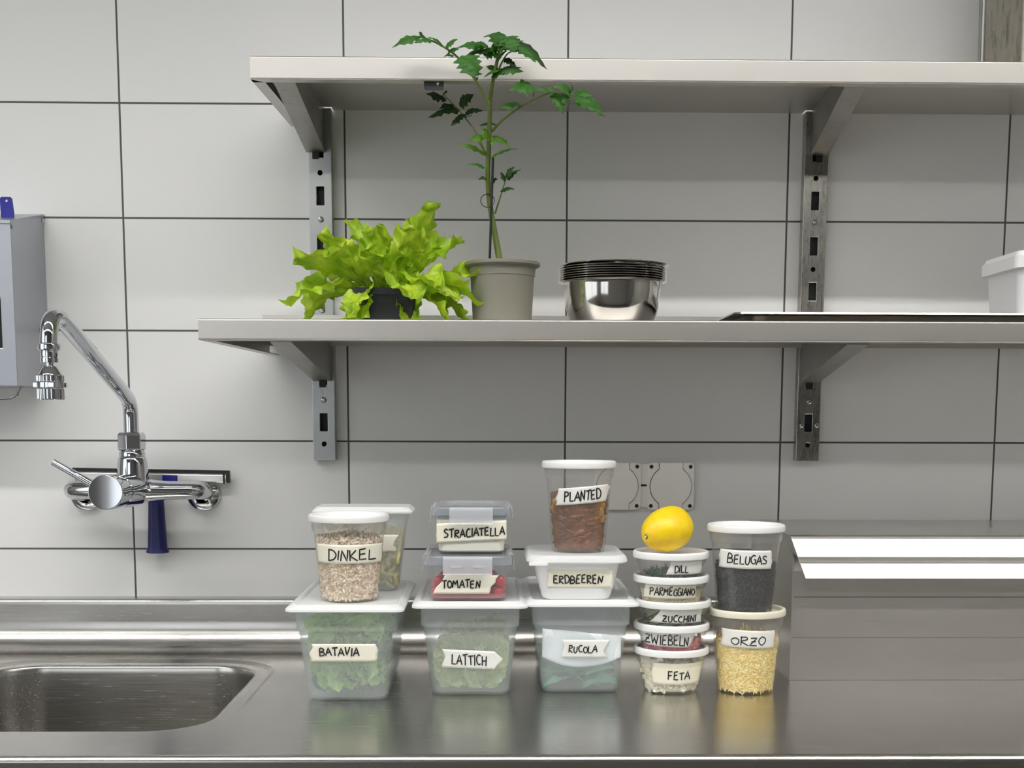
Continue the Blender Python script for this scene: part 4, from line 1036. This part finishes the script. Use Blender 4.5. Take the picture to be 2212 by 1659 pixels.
mb = MB(); dirv = rot @ Vector((-1, 0, 0))
mb.tube([sc_ - dirv * .002, sc_ + dirv * .0012], [.0052, .0044], 14); mb.build('stem_scar', 'lemon_stem', lm)
mb = MB(); mb.tube([sc_ + dirv * .001, sc_ + dirv * .0028], [.0026, .0020], 10); mb.build('stem_button', 'zucchini_flesh', lm)

# ---------------------------------------------------------------- stack of steel bowls
ZS = 1.4618
def bowl(z):
    prof = [(.0615, z), (.0640, z + .0008), (.0675, z + .006), (.0720, z + .017), (.0754, z + .030), (.0775, z + .045), (.0787, z + .061), (.0793, z + .0670), (.0815, z + .0686), (.0868, z + .0690), (.0880, z + .0684), (.0876, z + .0674), (.0866, z + .0678)]
    inn = [(.0820, z + .0676), (.0788, z + .0662), (.0781, z + .061), (.0768, z + .045), (.0747, z + .0305), (.0713, z + .018), (.0667, z + .0073), (.0625, z + .0020), (.056, z + .0012)]
    return MB().lathe(prof + inn, .0585, -.280, 72).build('steel_bowl', 'bowl_steel', angle=60)
b0 = bowl(ZS)
names = ['lowest', 'second from the bottom', 'third from the bottom', 'fourth from the bottom', 'fourth from the top', 'third from the top', 'second from the top', 'topmost']
for i, w in enumerate(names):
    o = b0 if i == 0 else b0.copy()
    if i: col.objects.link(o)
    o.location = (0 if i == 0 else rnd.uniform(-.0008, .0008), 0, i * .0036)
    if i == 7: o.location = (.0040, .001, .0262); o.rotation_euler = (0, 0, 0)
    tag(o, 'shiny steel bowl, %s in the nested stack' % w, 'bowl', 'nested steel bowls on the lower shelf')

# ---------------------------------------------------------------- potted lettuce
lp = thing('potted_lettuce', 'bright green lettuce plant in a black square pot', 'plant', (-.305, -.31, ZS))
pcx, pcy = -.3055, -.310
MB().loft([(ZS, .043, .043, .008), (ZS + .001, .045, .045, .009), (ZS + .040, .0495, .0495, .011), (ZS + .0405, .0520, .0520, .011), (ZS + .051, .0525, .0525, .011), (ZS + .051, .0508, .0508, .011), (ZS + .010, .0445, .0445, .01)], pcx, pcy, 6).build('pot', 'black_plastic', lp, angle=40)
MB().loft([(ZS + .035, .0470, .0470, .01), (ZS + .045, .0482, .0482, .01)], pcx, pcy, 6).build('soil', 'soil', lp, angle=40)
def lettuce_leaf(mb, mbr, base, dirx, diry, dirz, L, Wd, droop, roll, seed, curl=1.0):
    """one crinkled leaf: drooping midrib, wide lobed blade, frilled edges"""
    r = random.Random(seed); d = Vector((dirx, diry, dirz)).normalized(); p = Vector(base); nu, nv = 44, 27
    side = d.cross(Vector((0, 0, 1)))
    if side.length < .2: side = Vector((1, 0, 0))
    side.normalize(); side = (Matrix.Rotation(roll, 3, d) @ side); g = []; ph = r.uniform(0, 6); path = []
    for i in range(nu):
        s = i / (nu - 1)
        nrm = side.cross(d).normalized()
        w = Wd * (.13 + .87 * min(1, max(0, (s - .10) / .5)) ** 1.05) * (math.sqrt(max(0, 1 - max(0, (s - .66) / .36) ** 2.4)) if s > .66 else 1)
        path.append(p.copy())
        for j in range(nv):
            q = j / (nv - 1) * 2 - 1; e = abs(q) ** 1.7; sg = 1 if q > 0 else -1
            lob = 1 + .16 * math.sin(s * 13 + ph + sg * 1.1) + .09 * math.sin(s * 31 + 2 * ph + sg)
            grow = min(1, s * 2.0)
            ruf = e * grow * Wd * (.22 * math.sin(s * 14 + ph + 1.6 * q) + .16 * math.sin(s * 29 + 2 * ph - 3 * q) + .08 * math.sin(s * 55 + ph + 5 * q))
            crk = Wd * grow * (.16 * noise.noise(Vector((q * 2.6 + seed, s * 6, seed))) + .08 * noise.noise(Vector((q * 7, s * 16, seed + 5))))
            rib = -.05 * Wd * math.exp(-(q * 7) ** 2)
            v = p + side * (q * w * lob * (1 - .12 * e)) + nrm * ((q * q) * Wd * .28 * curl + ruf + crk + rib)
            v += d * (e * grow * Wd * (.13 * math.sin(s * 23 + ph + sg) + .06 * math.sin(s * 47 + ph)))
            v.z = max(v.z, ZS + .002)
            if v.y > -.060: v.y = -.060
            g.append(tuple(v))
        step = L / (nu - 1); p = p + d * step
        d = (d + Vector((0, 0, -droop * (.3 + 1.4 * s)) ) / (nu - 1) * 1.6).normalized()
        side = (side - d * side.dot(d)).normalized()
    mb.add(g, [(i * nv + j, i * nv + j + 1, (i + 1) * nv + j + 1, (i + 1) * nv + j) for i in range(nu - 1) for j in range(nv - 1)])
    mbr.tube([q_ for q_ in path[:30:2]], [.0022 * (1 - k / 17) for k in range(15)], 7)
mb = MB(); mbr = MB(); zb = ZS + .046
LV = [  # dir x, y(-toward viewer), z, length, half width, droop, roll
    (-.80, -.35, .62, .150, .034, .55, .5), (-.95, -.30, .42, .150, .032, .95, -.3), (-.55, -.25, .85, .128, .030, .35, .4), (-.30, .10, 1.0, .132, .030, .45, -.2),
    (-.75, -.10, .20, .130, .028, 1.2, .3), (-.9, .2, .35, .120, .028, .9, -.6), (-.60, -.55, .05, .085, .026, 1.4, .2), (-.35, -.6, .1, .085, .022, 1.9, 0),
    (.18, .10, 1.0, .128, .030, .25, .1), (.42, .12, 1.0, .168, .034, .25, -.5), (.62, .05, .80, .140, .034, .5, .3), (.90, -.05, .62, .145, .032, .75, .2),
    (1.0, -.15, .45, .150, .032, .95, -.2), (1.0, .1, .25, .130, .028, 1.2, .2), (.75, -.35, .15, .115, .028, 1.5, -.2), (.55, -.5, .55, .110, .034, 1.0, .2),
    (.32, -.70, .50, .105, .036, 1.3, -.1), (.05, -.55, .85, .105, .030, .9, .3), (-.20, -.60, .80, .095, .026, .7, -.3), (-.05, -.25, 1.0, .112, .028, .7, .5),
    (-.42, -.40, .8, .115, .030, .9, 0), (.28, -.30, .95, .120, .032, .7, -.4), (.6, .4, .5, .12, .03, .8, 0), (-.5, .45, .6, .12, .03, .8, 0),
    (-.12, -.05, 1, .085, .020, .5, 1.2), (.1, 0, 1, .08, .02, .5, -1.0), (0, .4, .9, .115, .03, .6, .2), (.85, -.30, .45, .120, .030, 1.0, .5), (-.15, .3, 1.0, .125, .028, .5, .2), (.45, .3, .95, .13, .03, .5, .2),
    (-.45, -.75, .35, .10, .024, 1.7, .1), (.5, -.65, .0, .075, .024, 1.8, .1)]
for i, (a, b, c, L, Wd, dr, ro) in enumerate(LV):
    h = Vector((a, b, 0)); h = h.normalized() * .012 if h.length > .01 else h
    lettuce_leaf(mb, mbr, (pcx + h.x * (1 + .5 * (i % 3)), pcy + h.y, zb - .006), a, b, c, L, Wd, dr, ro, 100 + i)
mb.build('foliage', 'lettuce_leaf', lp, angle=180)
mbr.build('midribs', 'lettuce_rib', lp)

# ---------------------------------------------------------------- tomato plant
tm = thing('potted_tomato_plant', 'tall young tomato plant in a taupe round pot', 'plant', (-.120, -.30, ZS))
tcx, tcy = -.1201, -.300
MB().lathe([(.042, ZS), (.0462, ZS + .0008), (.0472, ZS + .003), (.0512, ZS + .074), (.0522, ZS + .0745), (.0534, ZS + .088), (.0585, ZS + .0895), (.0608, ZS + .0915), (.0608, ZS + .0955), (.0598, ZS + .0965), (.0580, ZS + .0962), (.0515, ZS + .086), (.0455, ZS + .012)], tcx, tcy, 64).build('pot', 'taupe_plastic', tm, angle=40)
MB().lathe([(.046, ZS + .066), (.0508, ZS + .084), (.02, ZS + .087)], tcx, tcy, 40).build('soil', 'soil', tm, angle=40)
STEM= [(-0.1254,-0.3,1.5669),(-0.1328,-0.3,1.6073),(-0.1402,-0.3061,1.6493),(-0.1432,-0.3183,1.6899),(-0.1417,-0.3366,1.7285),(-0.1403,-0.3671,1.7702),(-0.1389,-0.3854,1.7965),(-0.132,-0.4037,1.8288),(-0.1252,-0.4098,1.8571),(-0.1197,-0.4098,1.8703)]
BRANCH= [[(-0.1417,-0.3878,1.7838),(-0.1656,-0.4037,1.8188),(-0.1872,-0.4159,1.8419),(-0.2088,-0.422,1.8557),(-0.2302,-0.4281,1.8643),(-0.2428,-0.4281,1.8677)],[(-0.1315,-0.3976,1.8189),(-0.1233,-0.4037,1.8368),(-0.1143,-0.4098,1.8493),(-0.1051,-0.4098,1.8537)],[(-0.137,-0.3488,1.751),(-0.121,-0.361,1.7648),(-0.0932,-0.3793,1.7807),(-0.0659,-0.3976,1.7909),(-0.0441,-0.4037,1.7958),(-0.0112,-0.4098,1.7893)],[(-0.1436,-0.3244,1.7171),(-0.1592,-0.3,1.7537),(-0.1632,-0.2878,1.7638),(-0.1811,-0.2695,1.7904),(-0.1991,-0.2573,1.812),(-0.2152,-0.2451,1.8301)],[(-0.1319,-0.3061,1.6339),(-0.1204,-0.3183,1.6679),(-0.1147,-0.3244,1.6856)],[(-0.139,-0.4037,1.8578),(-0.1472,-0.4098,1.8595),(-0.1581,-0.4098,1.863)],[(-0.0752,-0.3976,1.8051),(-0.0741,-0.3927,1.792)],[(-0.0969,-0.3756,1.787),(-0.095,-0.3769,1.7822)],[(-0.1455,-0.3244,1.719),(-0.159,-0.3183,1.7425)]]
LEAF= [((-0.2428,-0.4281,1.8677),(-0.2846,-0.4379,1.8517),0.0115,0),((-0.2374,-0.4281,1.866),(-0.2423,-0.4379,1.8735),0.0115,0),((-0.2264,-0.4342,1.8609),(-0.2528,-0.444,1.8563),0.0086,0),((-0.2088,-0.422,1.8566),(-0.2318,-0.4318,1.8684),0.0096,0),((-0.205,-0.4281,1.8541),(-0.1866,-0.4379,1.864),0.0115,0),((-0.2016,-0.422,1.8488),(-0.1841,-0.4318,1.8515),0.0105,0),((-0.1943,-0.422,1.8437),(-0.2085,-0.4318,1.8401),0.0067,0),((-0.176,-0.4342,1.8405),(-0.1605,-0.444,1.8078),0.0287,0),((-0.1656,-0.3976,1.8204),(-0.1508,-0.4074,1.8224),0.0086,1),((-0.1601,-0.3976,1.8187),(-0.1582,-0.4074,1.8127),0.0038,1),((-0.1127,-0.422,1.8704),(-0.1037,-0.4318,1.8466),0.023,0),((-0.1108,-0.4159,1.8686),(-0.0545,-0.4257,1.8272),0.0182,1),((-0.0999,-0.422,1.86),(-0.0711,-0.4318,1.8329),0.0163,0),((-0.1234,-0.4098,1.8667),(-0.0963,-0.4196,1.8738),0.0134,0),((-0.1216,-0.4098,1.8702),(-0.1435,-0.4196,1.8656),0.0115,0),((-0.1472,-0.4098,1.8595),(-0.1898,-0.4196,1.8579),0.0134,0),((-0.1399,-0.3976,1.8594),(-0.1838,-0.4074,1.8442),0.0115,0),((-0.1435,-0.422,1.858),(-0.1651,-0.4318,1.8603),0.0115,0),((-0.1197,-0.4037,1.8737),(-0.1399,-0.4135,1.876),0.0077,0),((-0.1289,-0.4098,1.8562),(-0.158,-0.4196,1.8463),0.0086,0),((-0.1144,-0.422,1.8547),(-0.1218,-0.4318,1.8624),0.0077,0),((-0.1178,-0.4037,1.8439),(-0.0997,-0.4135,1.83),0.0077,1),((-0.105,-0.4037,1.8562),(-0.0851,-0.4135,1.8537),0.0115,0),((-0.1326,-0.422,1.8441),(-0.1399,-0.4318,1.8536),0.0077,0),((-0.1271,-0.422,1.8459),(-0.1164,-0.4318,1.8572),0.0086,0),((-0.0736,-0.4037,1.8045),(-0.1138,-0.4135,1.7988),0.0182,2),((-0.0971,-0.3854,1.7847),(-0.1278,-0.3952,1.776),0.0143,2),((-0.0422,-0.4037,1.7967),(-0.073,-0.4135,1.8003),0.0134,2),((-0.0422,-0.4037,1.795),(-0.0306,-0.4135,1.7641),0.0143,2),((-0.0187,-0.4098,1.7972),(-0.0471,-0.4196,1.8034),0.0143,2),((-0.015,-0.4098,1.7972),(-0.0216,-0.4196,1.8071),0.0096,2),((-0.0117,-0.4159,1.7896),(0.0319,-0.4257,1.7591),0.021,2),((-0.0131,-0.4098,1.7954),(0.0137,-0.4196,1.7889),0.0134,2),((-0.0071,-0.4037,1.7881),(-0.004,-0.4135,1.7726),0.0096,2),((-0.0256,-0.4037,1.7933),(-0.0316,-0.4135,1.7786),0.0115,2),((-0.1912,-0.2573,1.8045),(-0.2401,-0.2671,1.7915),0.0191,1),((-0.2113,-0.2451,1.8224),(-0.2444,-0.2549,1.8313),0.0191,1),((-0.2152,-0.2451,1.8301),(-0.2089,-0.2549,1.8354),0.0096,1),((-0.1892,-0.2573,1.8121),(-0.1654,-0.2671,1.828),0.0201,1),((-0.181,-0.2756,1.7928),(-0.2023,-0.2854,1.7731),0.0143,1),((-0.1791,-0.2695,1.7961),(-0.1496,-0.2793,1.7997),0.0086,1),((-0.1752,-0.2695,1.7904),(-0.1692,-0.2793,1.7902),0.0057,1),((-0.1992,-0.2512,1.8135),(-0.2226,-0.261,1.8053),0.0134,1),((-0.1388,-0.3488,1.74),(-0.1558,-0.3586,1.7551),0.0172,3),((-0.1398,-0.3427,1.744),(-0.1777,-0.3525,1.7368),0.0096,3),((-0.1455,-0.3305,1.7178),(-0.195,-0.3403,1.739),0.0061,3),((-0.135,-0.3427,1.7449),(-0.1079,-0.3525,1.728),0.0105,3),((-0.1369,-0.3305,1.7151),(-0.095,-0.3403,1.7304),0.0057,3),((-0.1553,-0.3,1.771),(-0.1273,-0.3098,1.7709),0.0086,1),((-0.1341,-0.3488,1.7381),(-0.1379,-0.3586,1.7288),0.0057,3),((-0.1484,-0.3305,1.7001),(-0.1764,-0.3403,1.705),0.0073,2),((-0.1455,-0.3244,1.6854),(-0.1589,-0.3342,1.6821),0.0067,1),((-0.1388,-0.3,1.6823),(-0.1277,-0.3098,1.6881),0.0105,1),((-0.1157,-0.3305,1.6822),(-0.1245,-0.3403,1.6919),0.0115,1),((-0.1148,-0.3305,1.6854),(-0.1006,-0.3403,1.7026),0.0096,1),((-0.1128,-0.3244,1.6834),(-0.0903,-0.3342,1.6998),0.0092,1),((-0.1233,-0.3244,1.6659),(-0.1004,-0.3342,1.669),0.0086,1)]
mb = MB(); P_ = catmull(STEM, 6); n_ = len(P_)
mb.tube([Vector((STEM[0][0], STEM[0][1], ZS + .080))] + P_, [.0052] + [.0050 * (1 - .62 * i / n_) for i in range(n_)], 12)
mb.build('stem', 'tomato_stem', tm)
mb = MB()
for bi, b in enumerate(BRANCH):
    q = catmull(b, 5) if len(b) > 2 else [Vector(v) for v in b]; r0 = .0022 if bi in (0, 2) else .0015
    mb.tube(q, [r0 * (1 - .6 * i / len(q)) for i in range(len(q))], 8)
mb.build('leaf_stalks', 'tomato_stem', tm)
def tomato_leaf(mb, a, b, w, seed):
    """toothed, folded leaflet from stalk point a to tip b"""
    a = Vector(a); b = Vector(b); r = random.Random(seed); d = b - a; L = d.length; d.normalize(); nu, nv = 31, 7
    view = Vector((r.uniform(-.35, .35), -.75, .75 + r.uniform(-.3, .3)))
    side = d.cross(view)
    if side.length < .1: side = Vector((1, 0, 0))
    side.normalize(); nrm = side.cross(d).normalized(); g = []; ph = r.uniform(0, 6)
    for i in range(nu):
        s = i / (nu - 1)
        env = (math.sin(PI * min(1, s * .98 + .02) ** .72)) ** .9 if s < 1 else 0
        tooth = 1 + .46 * (abs(((s * 4.2 + .2) % 1) - .5) * 2 - .5) - .16 * math.sin(s * 9 + ph)
        hw = w * .72 * max(.02, env) * tooth
        c = a + d * (L * s) + nrm * (L * .10 * math.sin(PI * s)) + Vector((0, 0, -.06 * L * s * s))
        for j in range(nv):
            q = j / (nv - 1) * 2 - 1
            v = c + side * (hw * q) + nrm * (-abs(q) * hw * .25 + .10 * hw * math.sin(6 * s + 4 * q + ph)) + d * (abs(q) * -.06 * L * (.4 + tooth * .4))
            g.append(tuple(v))
    mb.add(g, [(i * nv + j, i * nv + j + 1, (i + 1) * nv + j + 1, (i + 1) * nv + j) for i in range(nu - 1) for j in range(nv - 1)])
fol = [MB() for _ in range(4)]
rx = random.Random(77)
for k in range(16):       # small leaves crowded round the growing tip
    t = STEM[-1 - (k % 3)]; an = k * 2.4; up = rx.uniform(-.3, .9); ln = rx.uniform(.022, .046)
    a = (t[0] + rx.uniform(-.008, .008), t[1] + rx.uniform(-.006, .006), t[2] + rx.uniform(-.012, .004)); h = math.cos(up * .8)
    LEAF.append((a, (a[0] + ln * math.cos(an) * h, a[1] + .6 * ln * math.sin(an) * h, min(a[2] + ln * math.sin(up * .8) * .5, 1.884)), rx.uniform(.012, .020), 0))
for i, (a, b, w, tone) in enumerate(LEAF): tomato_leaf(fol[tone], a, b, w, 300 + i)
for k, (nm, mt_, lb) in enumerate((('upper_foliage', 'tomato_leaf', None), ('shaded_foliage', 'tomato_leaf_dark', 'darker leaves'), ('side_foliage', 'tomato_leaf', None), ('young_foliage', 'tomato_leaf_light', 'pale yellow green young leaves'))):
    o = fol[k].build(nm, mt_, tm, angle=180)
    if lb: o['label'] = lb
MB().tube([(-.1410, -.306, ZS + .075), (-.1402, -.306, 1.5661), (-.1352, -.3300, 1.7157)], .0021, 10).build('support_stake', 'black_plastic', tm)
mb = MB(); rc = Vector((-.1437, -.3190, 1.6520))
mb.tube([rc + Vector((.0108 * math.cos(2 * PI * k / 40), .004 * math.sin(2 * PI * k / 40), .0108 * math.sin(2 * PI * k / 40))) for k in range(41)], .0007, 8, False)
mb.build('ring_clip', 'black_plastic', tm)
